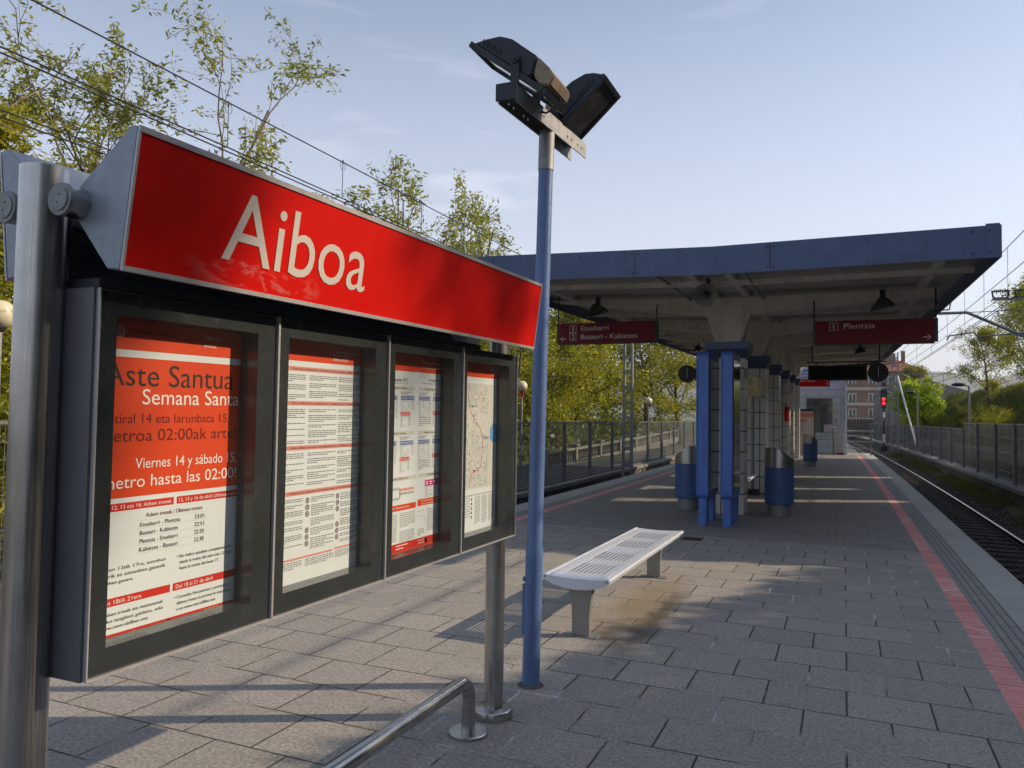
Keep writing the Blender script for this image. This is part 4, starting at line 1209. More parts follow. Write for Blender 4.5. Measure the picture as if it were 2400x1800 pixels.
for x0_, r_, lab_ in ((-2.42, .022, 'conduit'), (-1.22, .016, 'conduit')):
    b = MB(); b.tube([(x0_ + curve_x(y), y, zc(x0_ + curve_x(y), y) + (.08 if x0_ < -2 else .06)) for y in np.arange(10.4, 37.2, 1.0)], r_, 10); b.build(lab_, M['galv'], can)
for cy in COLY[1::2]:
    b = MB(); xq = -1.49 + curve_x(cy); b.tube([(xq, cy - .31, 0.02), (xq, cy - .31, 2.6 + SL * (cy - 13.6))], .04, 12); b.build('downpipe', M['soffit'], can)
# ---------------- things that hang from the canopy
def hang_sign(x0, x1, y, z0, z1, label, txt):
    t = thing('direction_sign', label, 'sign', ((x0 + x1) / 2, y, z0), 'direction signs hanging under the canopy')
    b = MB(); b.box(x0, x1, y - .05, y + .05, z0, z1); bx = b.build('sign_box', M['redhang'], t, bev=0.006)
    b = MB(); b.box(x0 - .012, x1 + .012, y - .045, y + .045, z0 - .018, z0 - .001); b.box(x0 - .03, x0 - .001, y - .04, y + .04, z0, z1 - .004); b.box(x1 + .001, x1 + .055, y - .04, y + .04, z0 + .01, z1 - .004); b.build('edge_rail', M['dark'], t)
    for x in (x0 - .02, x1 + .03):
        b = MB(); zt = 3.37 + .13 * max(0, (-2.17 - x)) + .07 * max(0, x + 1.44) + .08; b.tube([(x, y, z1 - .02), (x, y, zt), (x, 13.42, zt + .02)], 0.012, 10); b.build('hanger', M['dark'], t)
    b = MB(); H_ = z1 - z0; W_ = x1 - x0
    def P3(u, v): return (x0 + u * W_, y - .053, z0 + v * H_)
    for s_, a0, a1, base, cap in txt:
        if s_ == 'box':
            for (p, q, r_, w_) in ((a0, a1, base, base + .02), (a0, a1, cap - .02, cap)): b.quad(P3(p, r_), P3(q, r_), P3(q, w_), P3(p, w_))
            for p in (a0, a1 - .004): b.quad(P3(p, base + .02), P3(p + .004, base + .02), P3(p + .004, cap - .02), P3(p, cap - .02))
        elif s_ in ('<', '>'):
            zc_ = base; w_ = (a1 - a0); d_ = .016
            b.quad(P3(a0, zc_ - d_), P3(a1, zc_ - d_), P3(a1, zc_ + d_), P3(a0, zc_ + d_))
            tip = a0 if s_ == '<' else a1; bk = a0 + w_ * .45 if s_ == '<' else a1 - w_ * .45
            for sg in (1, -1):
                b.quad(P3(tip, zc_ - .018), P3(tip, zc_ + .018), P3(bk, zc_ + sg * .11 + .018), P3(bk, zc_ + sg * .11 - .018))
        else:
            text(b, s_, a0, a1, base, cap, P3, 0)
    b.build('lettering', M['letterwhite'], bx, fix=False)
    return t
ysg = 13.28
hang_sign(-4.865, -3.085, ysg, 2.93, 3.295, 'red hanging sign reading Etxebarri and Basauri - Kabiezes with a left arrow',
          [('box', .123, .195, .53, .90), ('1', .154, .166, .60, .24), ('Etxebarri', .245, .535, .62, .24), ('box', .123, .195, .14, .51), ('2', .143, .177, .20, .24), ('Basauri - Kabiezes', .245, .83, .20, .24), ('<', .025, .085, .23, 0)])
hang_sign(-0.475, 1.205, ysg, 2.815, 3.185, 'red hanging sign reading Plentzia with a right arrow',
          [('box', .125, .20, .58, .93), ('1', .156, .167, .64, .22), ('Plentzia', .25, .515, .64, .23), ('>', .91, .975, .21, 0)])
# loudspeaker
hs = thing('horn_loudspeaker', 'grey horn loudspeaker hanging under the front of the canopy', 'loudspeaker', (-1.83, 11.1, 3.4))
b = MB()
def horn(c, d, prof, n_=28):
    c = Vector(c); d = Vector(d).normalized(); x = d.cross(Vector((0, 0, 1))).normalized(); y_ = x.cross(d)
    k_ = len(prof)
    for a_, r_ in prof:
        for j in range(n_):
            q = 2 * math.pi * j / n_; b.v.append(tuple(c + d * a_ + (x * math.cos(q) + y_ * math.sin(q)) * r_))
    o = len(b.v) - k_ * n_
    for i in range(k_ - 1):
        for j in range(n_):
            b.f.append((o + i * n_ + j, o + i * n_ + (j + 1) % n_, o + (i + 1) * n_ + (j + 1) % n_, o + (i + 1) * n_ + j)); b.m.append(0); b.smooth.append(True)
horn((-1.85, 11.25, 3.42), (0.0, -1, -0.35), [(-.16, .0), (-.16, .07), (-.02, .07), (-.02, .05), (.06, .07), (.14, .115), (.20, .17), (.21, .17), (.15, .10), (.08, .055), (.0, .03), (.0, .0)])
hb = b.build('horn', M['hornpaint'], hs, fix=False)
b = MB(); b.sphere((-1.85, 11.14, 3.385), .035, 14, 8); b.build('driver', M['dark'], hb)
b = MB(); b.beam((-1.85, 11.3, 3.47), (-1.85, 11.3, zc(-1.85, 11.3) + .12), .05, .05); b.build('bracket', M['dark'], hs)
# pendant floodlights
def pendant(x, y, z, label):
    t = thing('canopy_spotlight', label, 'lamp', (x, y, z), 'dark spotlights under the canopy beams')
    b = MB(); b.prism([(x - .19, z - .13), (x + .17, z - .06), (x + .05, z + .06), (x - .06, z + .08)], 'y', y - .13, y + .13)
    h = b.build('housing', M['dark'], t, bev=0.015)
    b = MB(); b.box(x - .05, x + .03, y - .02, y + .02, z + .07, z + .20); b.build('hanger', M['dark'], t)
    b = MB(); b.quad((x - .175, y - .115, z - .1325), (x - .175, y + .115, z - .1325), (x + .15, y + .115, z - .0695), (x + .15, y - .115, z - .0695)); b.build('glass', M['lampglass'], h)
    return t
pendant(0.50, 12.9, 3.40, 'dark spotlight under the first beam, right above the Plentzia sign'); pendant(-4.0, 12.9, 3.50, 'dark spotlight above the Etxebarri sign')
pendant(0.36, 25.9, 3.78, 'dark spotlight farther back, below the Plentzia sign in view'); pendant(-4.55, 25.9, 3.94, 'dark spotlight far back beside the blue panels')
# dark displays and clocks
def display(x0, x1, label):
    y = 22.0
    t = thing('information_display', label, 'display', ((x0 + x1) / 2, y, 2.66), 'train information displays under the canopy')
    b = MB(); b.box(x0, x1, y - .09, y + .09, 2.66, 3.05); c = b.build('casing', M['dark'], t, bev=0.01)
    b = MB(); b.box(x0 + .05, x1 - .05, y - .094, y - .091, 2.70, 3.01); b.build('screen', M['screen'], c)
    b = MB(); b.beam((x0 - .05, y, 3.14), (x1 + .45, y, 3.14), .05, .03)
    for x in (x0 + .2, x1 - .2): b.beam((x, y, 3.05), (x, y, 3.13), .03, .03, up=(0, 1, 0))
    for x in (x0 + .1, x1 + .3): b.beam((x, y, 3.15), (x, y, zc(x, y) + .15), .03, .03, up=(0, 1, 0))
    b.build('hanging_frame', M['dark'], t)
def clock(x, label):
    y = 22.0
    t = thing('station_clock', label, 'clock', (x, y, 2.72), 'station clocks under the canopy')
    b = MB(); b.tube([(x, y - .07, 2.86), (x, y + .07, 2.86)], 0.245, 36); c = b.build('casing', M['dark'], t, bev=0.01)
    b = MB()
    for q in range(12):
        a = q * math.pi / 6; s_, c_ = math.sin(a), math.cos(a)
        b.beam((x + .175 * s_, y - .0725, 2.86 + .175 * c_), (x + .205 * s_, y - .0725, 2.86 + .205 * c_), .010, .004, up=(0, 1, 0))
    b.build('hour_mark', M['pink_text'], c)
    b = MB(); b.beam((x, y - .074, 2.74), (x + .012, y - .074, 3.03), .012, .004, up=(0, 1, 0)); b.build('hand', M['letterwhite'], c)
    b = MB(); b.beam((x, y, 3.10), (x, y, 3.125), .03, .03, up=(0, 1, 0)); b.build('hanger', M['dark'], t)
display(-0.97, 0.46, 'black train display hanging beside the clock over the right platform'); clock(0.72, 'round dark station clock beside the black display on the right')
display(-3.95, -2.55, 'black train display seen between the two blue panels'); clock(-4.18, 'round dark station clock half hidden at the left blue panel')

# ================================================================== BLUE PANELS
def totem(x0, x1, y0, y1, label):
    t = thing('map_stand', label, 'map stand', ((x0 + x1) / 2, (y0 + y1) / 2, 0), 'blue information panels standing edge-on')
    b = MB()
    rd = 0.10; z0, z1 = 0.40, 2.61
    poly_ = []
    for (cy_, cz_, a0) in ((y0 + rd, z0 + rd, 180), (y1 - rd, z0 + rd, 270), (y1 - rd, z1 - rd, 0), (y0 + rd, z1 - rd, 90)):
        for q in range(7):
            a = math.radians(a0 + q * 15); poly_.append((cy_ + rd * math.cos(a), cz_ + rd * math.sin(a)))
    b.prism(poly_, 'x', x0, x1)
    f = b.build('frame', M['bluetotem'], t, bev=0.012)
    b = MB(); b.box(x0 - .003, x1 + .003, y0 + .055, y0 + .066, z0 + .12, z1 - .12); b.box(x0 + .02, x0 + .028, y0 - .003, y0 + .01, z0 + .10, z1 - .10); b.build('seam', M['dark'], f)
    for s_, x in ((-1, x0), (1, x1)):
        b = MB(); b.quad((x + s_ * .0065, y0 + .10, z0 + .12), (x + s_ * .0065, y1 - .08, z0 + .12), (x + s_ * .0065, y1 - .08, z1 - .12), (x + s_ * .0065, y0 + .10, z1 - .12)); b.build('display_face', M['lampglass'], t)
    xm = (x0 + x1) / 2
    for y_ in (y0 + .06, y1 - .30):
        b = MB(); b.box(xm - .06, xm + .06, y_, y_ + .22, 0.0, z0 + .03); b.build('leg', M['bluetotem'], t, bev=0.008)
totem(-2.09, -1.905, 11.70, 12.72, 'blue information panel standing edge-on, the wider-looking left one of the pair')
totem(-1.735, -1.56, 11.72, 12.62, 'blue information panel standing edge-on, the right one of the pair beside the tiled column')

# ================================================================== LITTER BINS
def bin_(x, y, face, label):
    t = thing('litter_bin', label, 'bin', (x, y, 0), 'blue litter bins with slanted steel hoods')
    b = MB(); b.lathe((x, y, 0), [(0, .0), (.185, .0), (.185, .19), (0, .19)], 40); b.build('base', M['galv'], t)
    b = MB(); b.lathe((x, y, 0), [(0, .191), (.225, .191), (.235, .20), (.235, .795), (.225, .80), (0, .80)], 44); b.build('body', M['bluebin'], t)
    b = MB(); nn = 44; vs = []
    for r_ in (.232, .218):
        for j in range(nn):
            a = 2 * math.pi * j / nn; xo = math.cos(a) * face
            top = 1.12 - 0.20 * max(0, (xo + .2)) / 1.2
            vs.append((x + r_ * math.cos(a), y + r_ * math.sin(a), .802)); vs.append((x + r_ * math.cos(a), y + r_ * math.sin(a), top))
    fs = []
    for j in range(nn):
        p, q = 2 * j, 2 * ((j + 1) % nn); P_, Q_ = p + 2 * nn, q + 2 * nn
        fs += [(p, q, q + 1, p + 1), (P_, P_ + 1, Q_ + 1, Q_)]
    b.add(vs, fs, 0, True); b.add(vs, [(2 * j + 1, 2 * ((j + 1) % nn) + 1, 2 * ((j + 1) % nn) + 1 + 2 * nn, 2 * j + 1 + 2 * nn) for j in range(nn)], 0, False)
    hd = b.build('hood', M['steel'], t, fix=False)
    b = MB(); b.box(x - .20 * 1, x + .20, y - .03, y + .03, .802, .83); b.build('hinge_bar', M['dark'], hd)
bin_(-2.60, 13.85, -1, 'blue litter bin left of the blue panels, hood open to the left')
bin_(-1.06, 13.72, 1, 'blue litter bin right of the tiled column, nearest on the right platform')
bin_(-1.19, 28.5, 1, 'small far blue litter bin in front of the tiled building')

# board on a pole
bp = thing('notice_on_pole', 'crinkled plastic-covered notice board on a thin grey pole before the second column', 'notice', (-1.86, 17.1, 0))
b = MB(); b.tube([(-1.86, 17.1, 0), (-1.86, 17.1, 2.2)], .035, 16); b.build('pole', M['galv'], bp)
b = MB(); b.box(-1.98, -1.72, 16.98, 17.22, 0, .12); b.build('foot', M['dark'], bp, bev=.01)
b = MB(); b.prism([(-2.02, 2.08), (-1.70, 2.06), (-1.60, 2.42), (-1.80, 2.52), (-2.02, 2.48)], 'y', 17.03, 17.055)
b.warp(lambda x, y, z: (x, y + .05 * math.sin(x * 40 + z * 17) * .3 - .10 * (z - 2.1), z)); b.build('board', M['plastic'], bp)
# extinguisher box, small plates on columns
b = MB(); b.box(-1.62 + curve_x(26), -1.52 + curve_x(26), 25.72, 25.86, 1.55, 2.02)
tag(b.build('extinguisher_box', M['redsign'], origin=(-1.57 + curve_x(26), 25.8, 1.55), bev=.01), 'small red box mounted on a tiled column', 'box')
b = MB(); b.box(-1.72 + curve_x(30), -1.36 + curve_x(30), 30.02, 30.06, 2.0, 2.55)
tag(b.build('wall_notice', M['white'], origin=(-1.5 + curve_x(30), 30.04, 2.0), bev=.004), 'small white notice on the fifth tiled column', 'notice')

# ================================================================== BUILDING at the platform end
bd = thing('station_building', 'white tiled station building with a window and rounded striped top at the platform end', 'building', (-2.3, 42, 0))
BY = 39.9
b = MB(); b.box(-4.2, -0.05, BY, BY + 4.5, 0, 3.42); b.build('tiled_wall', M['tileblue'], bd)
b = MB()
prof = [(-4.0, 3.42)]
for q in range(9):
    a = math.pi - math.pi * q / 8 * .5
    prof.append((-2.7 + 1.3 * math.cos(a), 3.42 + .95 * math.sin(a)))
prof2 = [(-2.25, 3.421), (-2.2, 3.75), (-2.05, 4.05), (-1.85, 4.25), (-1.5, 4.35), (-0.3, 4.35), (-0.15, 3.421)]
b.prism(prof2, 'y', BY + .05, BY + 4.4); rf = b.build('rounded_top', M['lav'], bd)
b = MB()
for z in (3.50, 3.66, 3.82): b.box(-2.16 + (z - 3.5) * .3, -0.2, BY + .044, BY + .052, z, z + .05)
b.box(-2.0, -0.25, BY + .042, BY + .052, 3.95, 4.06); b.build('stripe', M['stripe'], rf)
b = MB(); b.box(-1.83, -0.70, BY - .012, BY - .002, 1.02, 2.64); w_ = b.build('window', M['winglass'], bd)
b = MB(); b.box(-1.87, -1.832, BY - .02, BY - .001, 1.0, 2.68); b.box(-0.698, -0.66, BY - .02, BY - .001, 1.0, 2.68); b.box(-1.832, -0.698, BY - .02, BY - .001, 2.642, 2.68); b.build('frame', M['pgrey'], w_)
b = MB(); b.box(-1.9, -0.55, BY - .22, BY - .001, 0.93, 0.985); b.build('ledge', M['tileblue'], bd)
b = MB(); b.box(-1.05, -0.46, BY - .25, BY - .021, 1.02, 1.40); b.box(-1.1, -0.44, BY - .27, BY - .019, 1.405, 1.43); b.build('ticket_shelf', M['lav'], bd, bev=.01)
b = MB(); b.box(-0.60, -0.44, BY - .01, BY - .002, 1.9, 2.2); b.build('yellow_notice', M['globe'], bd)
b = MB(); b.box(-0.58, -0.46, BY - .01, BY - .002, 1.5, 1.72); b.build('grey_notice', M['pgrey'], bd)
b = MB(); b.tube([(-0.27, BY - .05, 0), (-0.27, BY - .05, 3.4)], .05, 12); b.build('downpipe', M['lav'], bd)
b = MB(); b.quad((-1.86, BY + .5, 1.0), (-0.6, BY + .5, 1.0), (-0.6, BY + .5, 2.7), (-1.86, BY + .5, 2.7)); b.build('interior', M['soffit'], bd)
ysb = 38.6
sb_ = thing('exit_sign', 'bright red exit sign with a down arrow above the building window', 'sign', (-1.4, ysb, 3.15))
b = MB(); b.box(-2.25, -0.76, ysb - .05, ysb + .05, 3.17, 3.53); bx = b.build('sign_box', M['redsign'], sb_, bev=.008)
b = MB(); Pq = lambda u, v: (u, ysb - .053, v)
text(b, 'Irteera / Salida', -2.22, -1.40, 3.40, .10, Pq, 0)
b.quad(Pq(-.875, 3.27), Pq(-.855, 3.27), Pq(-.855, 3.44), Pq(-.875, 3.44)); b.quad(Pq(-.865, 3.255), Pq(-.855, 3.275), Pq(-.90, 3.33), Pq(-.915, 3.315)); b.quad(Pq(-.865, 3.255), Pq(-.815, 3.315), Pq(-.83, 3.33), Pq(-.875, 3.275))
b.build('lettering', M['letterwhite'], bx, fix=False)
for x in (-2.1, -0.9):
    b = MB(); b.tube([(x, ysb, 3.52), (x, ysb, 3.9)], .015, 8); b.build('hanger', M['dark'], sb_)
# pale panel before the building
pn = thing('wind_screen', 'pale wind screen panel with a black frame in front of the building window', 'screen', (-1.6, 35.2, 0))
b = MB(); b.box(-2.15, -1.32, 35.18, 35.22, .08, 1.98); b.build('panel', M['lav'], pn)
b = MB(); b.box(-2.15, -1.32, 35.176, 35.179, 1.72, 1.9); b.box(-2.15, -1.62, 35.176, 35.179, 1.52, 1.63); b.build('notice_strip', M['ppink'], pn)
b = MB(); b.box(-1.318, -1.27, 35.15, 35.25, 0, 2.07); b.box(-2.19, -1.32, 35.15, 35.25, 1.982, 2.07); b.box(-2.19, -2.152, 35.15, 35.25, 0, 1.98); b.build('frame', M['dark'], pn)
# platform end railings
def railing(x0, x1, y0, y1, label, zb=0.0):
    t = thing('platform_railing', label, 'railing', ((x0 + x1) / 2, (y0 + y1) / 2, zb), 'galvanised railings at the platform end')
    for q in (0, 1):
        x = x0 + (x1 - x0) * q; y_ = y0 + (y1 - y0) * q
        b = MB(); b.beam((x, y_, zb), (x, y_, zb + 1.12), .07, .07, up=(0, 1, 0)); b.build('post', M['galv'], t)
    for z in (.30, .62, .88, 1.12):
        b = MB(); b.tube([(x0 - .06, y0, zb + z), (x1 + .06, y1, zb + z)], .03 if z < 1 else .042, 10); b.build('bar', M['galv'], t)
railing(-0.10, 0.98, 40.3, 39.6, 'grey four-bar railing closing the right side of the platform end')
b = MB(); b.tube([(-0.62, 39.2, 0), (-0.62, 39.2, 1.2), (-0.58, 39.15, 1.28)], .045, 10)
tag(b.build('short_post', M['galv'], origin=(-0.62, 39.2, 0)), 'short grey post with a bent top in front of the building wall', 'post')
cbx = thing('equipment_cabinet', 'small pale equipment cabinet between the short post and the railing', 'cabinet', (-0.34, 39.5, 0))
b = MB(); b.box(-0.50, -0.18, 39.3, 39.6, .08, .92); b.build('body', M['lav'], cbx, bev=.01)
b = MB(); b.box(-0.50, -0.18, 39.28, 39.62, 0, .078); b.build('plinth', M['rust'], cbx)
b = MB(); b.box(-0.335, -0.33, 39.297, 39.3, .10, .90); b.build('door_gap', M['dark'], cbx)

# ================================================================== LEFT SIDE: wall, glass fence, lamps, balustrade
FX = -8.55
wl = thing('trackside_wall', 'stained low concrete wall along the far side of the left track', 'wall', (FX, 25, -1.6))
ext('wall', [(FX - .25, -1.6), (FX + .25, -1.6), (FX + .25, -.70), (FX - .25, -.70)], -6, 85, M['concrete_dark'], 2, wl)
ext('coping', [(FX - .30, -.699), (FX + .33, -.699), (FX + .33, -.58), (FX - .30, -.58)], -6, 85, M['concrete'], 2, wl)
# bank and lane beyond the fence
strip('lane', -16.0, FX - .3, -10, 95, -.66, M['concrete_dark'], 4, -.62)
strip('left_bank', -42, -16.0, -14, 110, 2.6, M['earth'], 5, -.70, 6)
fl = thing('glass_fence', 'glass panel fence with dark posts on the wall beyond the left track', 'fence', (FX, 30, -.58))
ys_f = [9.3, 12.4, 15.5, 18.6, 21.55, 24.5, 27.45, 30.6, 33.9, 37.3, 40.8, 44.4, 48.0, 51.8, 55.8, 60, 64.5, 69]
pz = None
for i, y in enumerate(ys_f):
    x = FX + curve_x(y)
    b = MB(); b.beam((x, y, -.58), (x, y, 1.42), .10, .12, up=(0, 1, 0)); b.build('post', M['casegrey'], fl)
    if i + 1 < len(ys_f):
        y2 = ys_f[i + 1]; x2 = FX + curve_x(y2)
        b = MB(); b.quad((x, y + .07, -.50), (x2, y2 - .07, -.50), (x2, y2 - .07, 1.36), (x, y + .07, 1.36)); b.build('glass_panel', M['fenceglass'], fl)
        b = MB(); b.beam((x, y + .07, 1.39), (x2, y2 - .07, 1.39), .05, .05); b.build('top_rail', M['casegrey'], fl); b = MB(); b.beam((x, y + .07, -.54), (x2, y2 - .07, -.54), .05, .05); b.build('bottom_rail', M['casegrey'], fl)
fm = thing('mesh_fence', 'welded wire mesh fence at the left edge behind the steel post', 'fence', (FX, 5.5, -.58))
for y in (2.6, 5.9, 9.1):
    b = MB(); b.beam((FX, y, -.58), (FX, y, 1.45), .07, .07, up=(0, 1, 0)); b.build('post', M['casegrey'], fm)
for y0, y1 in ((2.6, 5.9), (5.9, 9.1)):
    b = MB()
    for q in range(int((y1 - y0) / .06)): b.beam((FX, y0 + .04 + q * .06, -.55), (FX, y0 + .04 + q * .06, 1.42), .005, .005, up=(0, 1, 0))
    for q in range(11): b.beam((FX + .006, y0 + .04, -.53 + q * .195), (FX + .006, y1 - .04, -.53 + q * .195), .007, .007)
    b.beam((FX, y0 + .04, 1.44), (FX, y1 - .04, 1.44), .04, .04)
    b.build('wire_mesh', M['casegrey'], fm)
# globe lamps
def globe(x, y, z, label, zb=-.64):
    t = thing('globe_lamp', label, 'street lamp', (x, y, zb), 'globe lamps along the lane beyond the fence')
    b = MB(); b.tube([(x, y, zb), (x, y, z - .2)], [.05, .038], 14); b.build('pole', M['galv'], t)
    b = MB(); b.sphere((x, y, z), .205, 28, 18); b.build('globe', M['globe'], t)
    b = MB(); b.lathe((x, y, z - .24), [(.05, 0), (.07, .01), (.09, .06)], 18); b.build('collar', M['dark'], t)
    return t
globe(-10.82, 6.92, 2.90, 'yellowed globe lamp cut by the left edge of the view'); 
g1_ = globe(-10.75, 25.5, 2.66, 'weathered globe lamp between the sign and the blue pole, with an orange plate below')
b = MB(); b.box(-10.86, -10.62, 25.36, 25.385, 2.28, 2.42); b.build('plate', M['orange'], g1_)
globe(-9.62, 40.0, 2.47, 'clean cream globe lamp under the Etxebarri sign')
# balustrade on the lane
bl = thing('balustrade', 'weathered stone balustrade with piers and turned balusters beyond the glass fence', 'balustrade', (-13.0, 45, -.6))
bys = [31.0, 35.5, 40.0, 44.5, 49.0, 53.5, 58.0, 62.5, 67.0]
balp = None
for i, y in enumerate(bys):
    x = -11.6 + curve_x(y) * 1.4; zb = -1.0 + .016 * (y - 31)
    b = MB(); b.box(x - .16, x + .16, y - .16, y + .16, zb, zb + 1.12); b.box(x - .24, x + .24, y - .24, y + .24, zb + 1.121, zb + 1.22); b.build('pier', M['stone'], bl, bev=.015)
    if i + 1 < len(bys):
        y2 = bys[i + 1]; x2 = -11.6 + curve_x(y2) * 1.4; zb2 = -1.0 + .016 * (y2 - 31)
        b = MB(); b.beam((x, y + .17, zb + .97), (x2, y2 - .17, zb2 + .97), .22, .11); b.build('hand_rail', M['stone'], bl)
        b = MB(); b.beam((x, y + .17, zb + .17), (x2, y2 - .17, zb2 + .17), .26, .46); b.build('base_wall', M['stone'], bl)
        nb_ = 11
        for q in range(nb_):
            f_ = (q + 1) / (nb_ + 1); bx_, by_, bz_ = x + (x2 - x) * f_, y + .17 + (y2 - y - .34) * f_, zb + .402 + (zb2 - zb) * f_
            if balp is None:
                b = MB(); b.lathe((bx_, by_, bz_), [(.05, 0), (.045, .06), (.075, .16), (.06, .26), (.035, .36), (.05, .46), (.05, .51)], 8)
                balp = b.build('baluster', M['stone'], bl); bp0 = (bx_, by_, bz_)
            else:
                c_ = balp.copy(); COL.objects.link(c_); c_.parent = bl; c_.location = (bx_ - bp0[0], by_ - bp0[1], bz_ - bp0[2])
# dark equipment box with a letter A on the track wall
eb = thing('trackside_marker', 'black trackside marker with a white letter A low beside the left track', 'marker', (-8.2, 18.6, -1.05))
b = MB(); b.box(-8.27, -8.23, 17.2, 20.6, -1.12, -.74); mkb = b.build('plate', M['dark'], eb, bev=.008)
b = MB(); text(b, 'A', 0, .16, -1.05, .25, lambda u, v: (-8.226, 18.75 + u * 1.6, v), 0); b.build('lettering', M['letterwhite'], mkb, fix=False)

# lattice masts
def mast(x, y, z0, z1, w, label, rot=0.0):
    t = thing('catenary_mast', label, 'mast', (x, y, z0), 'lattice catenary masts')
    h = w / 2
    for s_ in (-1, 1):
        b = MB(); b.beam((x + s_ * h, y, z0), (x + s_ * h * .8, y, z1), .09, .14, up=(0, 1, 0)); b.build('leg', M['galv'], t)
    b = MB(); q = z0 + .4
    while q < z1 - .1:
        b.beam((x - h, y - .06, q), (x + h, y - .06, q), .012, .13); b.beam((x - h, y + .06, q), (x + h, y + .06, q), .012, .13)
        q += .62
    b.build('batten', M['galv'], t)
    return t
ml = mast(-8.15, 30.4, -1.3, 6.6, .36, 'grey lattice mast standing before the glass fence on the left')
b = MB(); b.box(-8.4, -7.9, 30.15, 30.65, -1.6, -1.25); b.build('footing', M['concrete'], ml, bev=.02)
mr = mast(4.72 + curve_x(66), 66, -.75, 6.9, .50, 'dark lattice mast with a white stay beside the signal')
b = MB(); b.tube([(4.9 + curve_x(66), 65.9, 5.1), (5.75 + curve_x(66), 58.5, -.55)], .06, 10); b.build('stay_rod', M['white'], mr)
b = MB(); b.tube([(4.72 + curve_x(66), 66, 6.2), (2.9 + curve_x(66), 66, 5.9)], .04, 8); b.tube([(4.72 + curve_x(66), 66, 5.2), (2.7 + curve_x(66), 66, 4.9)], .03, 8); b.build('arm', M['galv'], mr)
mast(-8.6 + curve_x(66), 72, -1, 6.9, .5, 'far lattice mast on the left beyond the building')
# off-frame right mast carrying the near cantilever
mc = mast(5.35, 24.6, -.6, 6.4, .4, 'near right mast holding the tubular cantilever arm')
b = MB(); b.tube([(2.35, 24.6, 4.66), (3.05, 24.6, 4.66), (4.46, 24.6, 3.92), (5.2, 24.6, 3.55)], .042, 12); b.tube([(2.38, 24.6, 4.70), (2.42, 24.6, 4.75), (2.62, 24.6, 4.76), (2.66, 24.6, 4.98)], .022, 8); b.build('cantilever_arm', M['galv'], mc)
b = MB(); b.tube([(3.05, 24.6, 4.66), (5.3, 24.6, 4.70)], .012, 6); b.tube([(2.55, 24.6, 3.90), (2.62, 24.6, 4.02), (3.2, 24.6, 4.10), (3.32, 24.6, 3.98), (4.35, 24.6, 4.05)], .020, 8); b.tube([(4.2, 24.6, 4.03), (4.75, 24.6, 4.06)], .045, 8); b.build('registration_arm', M['galv'], mc)
b = MB(); b.beam((3.68, 24.8, 5.02), (5.3, 24.8, 5.02), .06, .05); b.build('feeder_bracket', M['galv'], mc)
for x in (3.88, 4.42):
    b = MB(); b.beam((x - .17, 24.8, 5.06), (x - .2, 24.8, 5.26), .04, .04); b.beam((x + .17, 24.8, 5.06), (x + .2, 24.8, 5.26), .04, .04); b.beam((x - .17, 24.8, 5.06), (x + .17, 24.8, 5.06), .04, .03)
    b.tube([(x - .2, 24.8, 5.25), (x + .2, 24.8, 5.25)], .02, 8)
    for q in range(7): b.tube([(x - .15 + q * .05, 24.8, 5.25), (x - .135 + q * .05, 24.8, 5.25)], .05, 12)
    b.build('insulator', M['dark'], mc)

# overhead wires
def wire(pts, r, label, name='overhead_wire'):
    b = MB(); b.tube(pts, r, 6, cap=False)
    o = b.build(name, M['wire'], origin=pts[0], fix=False)
    return tag(o, label, 'wire', 'overhead wires')
def along(x, z, y0, y1, step=5, sag=0.0, p=30, rel=True):
    out = []; y = y0
    while y <= y1 + .01:
        f_ = ((y % p) / p); out.append((x + curve_x(y), y, z - sag * 4 * f_ * (1 - f_))); y += step
    return out
WX = -6.85
wire(along(WX, 5.38, 1.5, 95, 3, .06), .0085, 'upper carrier wire of the left track, crossing above the sign')
wire(along(WX, 4.79, 1.5, 95, 3), .0085, 'upper of the two contact wires of the left track'); wire(along(WX + .04, 4.72, 1.5, 95, 3), .0085, 'lower of the two contact wires of the left track')
for y, ow in ((7.0, 'first'), (9.3, 'second'), (11.6, 'third'), (13.2, 'fourth')):
    b = MB(); b.tube([(WX, y, 5.345), (WX, y, 4.79)], .005, 6); b.tube([(WX, y, 5.34)] + [(WX + .0, y + .06 * math.sin(q * .6), 5.26 - .07 * math.cos(q * .6)) for q in range(11)], .004, 5)
    b.beam((WX, y, 5.345), (WX, y, 5.29), .016, .016, up=(0, 1, 0))
    tag(b.build('dropper', M['wire'], origin=(WX, y, 4.79), fix=False), ow + ' looped dropper from the left along the carrier wire above the sign', 'wire', 'droppers of the left track')
wire(along(-8.4, 4.83, 1.5, 30, 3), .009, 'upper of the two feeder wires at the far left'); wire(along(-8.4, 4.755, 1.5, 30, 3), .009, 'lower of the two feeder wires at the far left')
wire(along(-10.8, 4.0, 2, 60, 6), .012, 'dark cable low at the left edge behind the sign end')
RX = 3.05
wire(along(RX, 5.22, 6, 120, 4, .10), .0085, 'carrier wire over the right track, rising past the canopy corner')
wire(along(RX - .02, 4.03, 6, 120, 4), .0085, 'left one of the contact wires over the right track'); wire(along(RX + .05, 4.03, 6, 120, 4), .0085, 'right one of the contact wires over the right track')
for y, ow in ((15.5, 'first'), (18, 'second'), (20.7, 'third'), (23.6, 'fourth'), (27, 'fifth'), (31, 'sixth'), (36, 'seventh'), (42, 'eighth')):
    b = MB(); b.tube([(RX + curve_x(y), y, 5.13), (RX + curve_x(y), y, 4.05)], .0045, 6)
    tag(b.build('dropper', M['wire'], origin=(RX + curve_x(y), y, 4.05), fix=False), ow + ' thin dropper, counted from the near end, between the right track wires', 'wire', 'droppers of the right track')
wire(along(3.88, 5.33, 8, 66, 4), .010, 'feeder wire passing through the left insulator bracket'); wire(along(4.42, 5.33, 8, 66, 4), .010, 'feeder wire passing through the right insulator bracket')
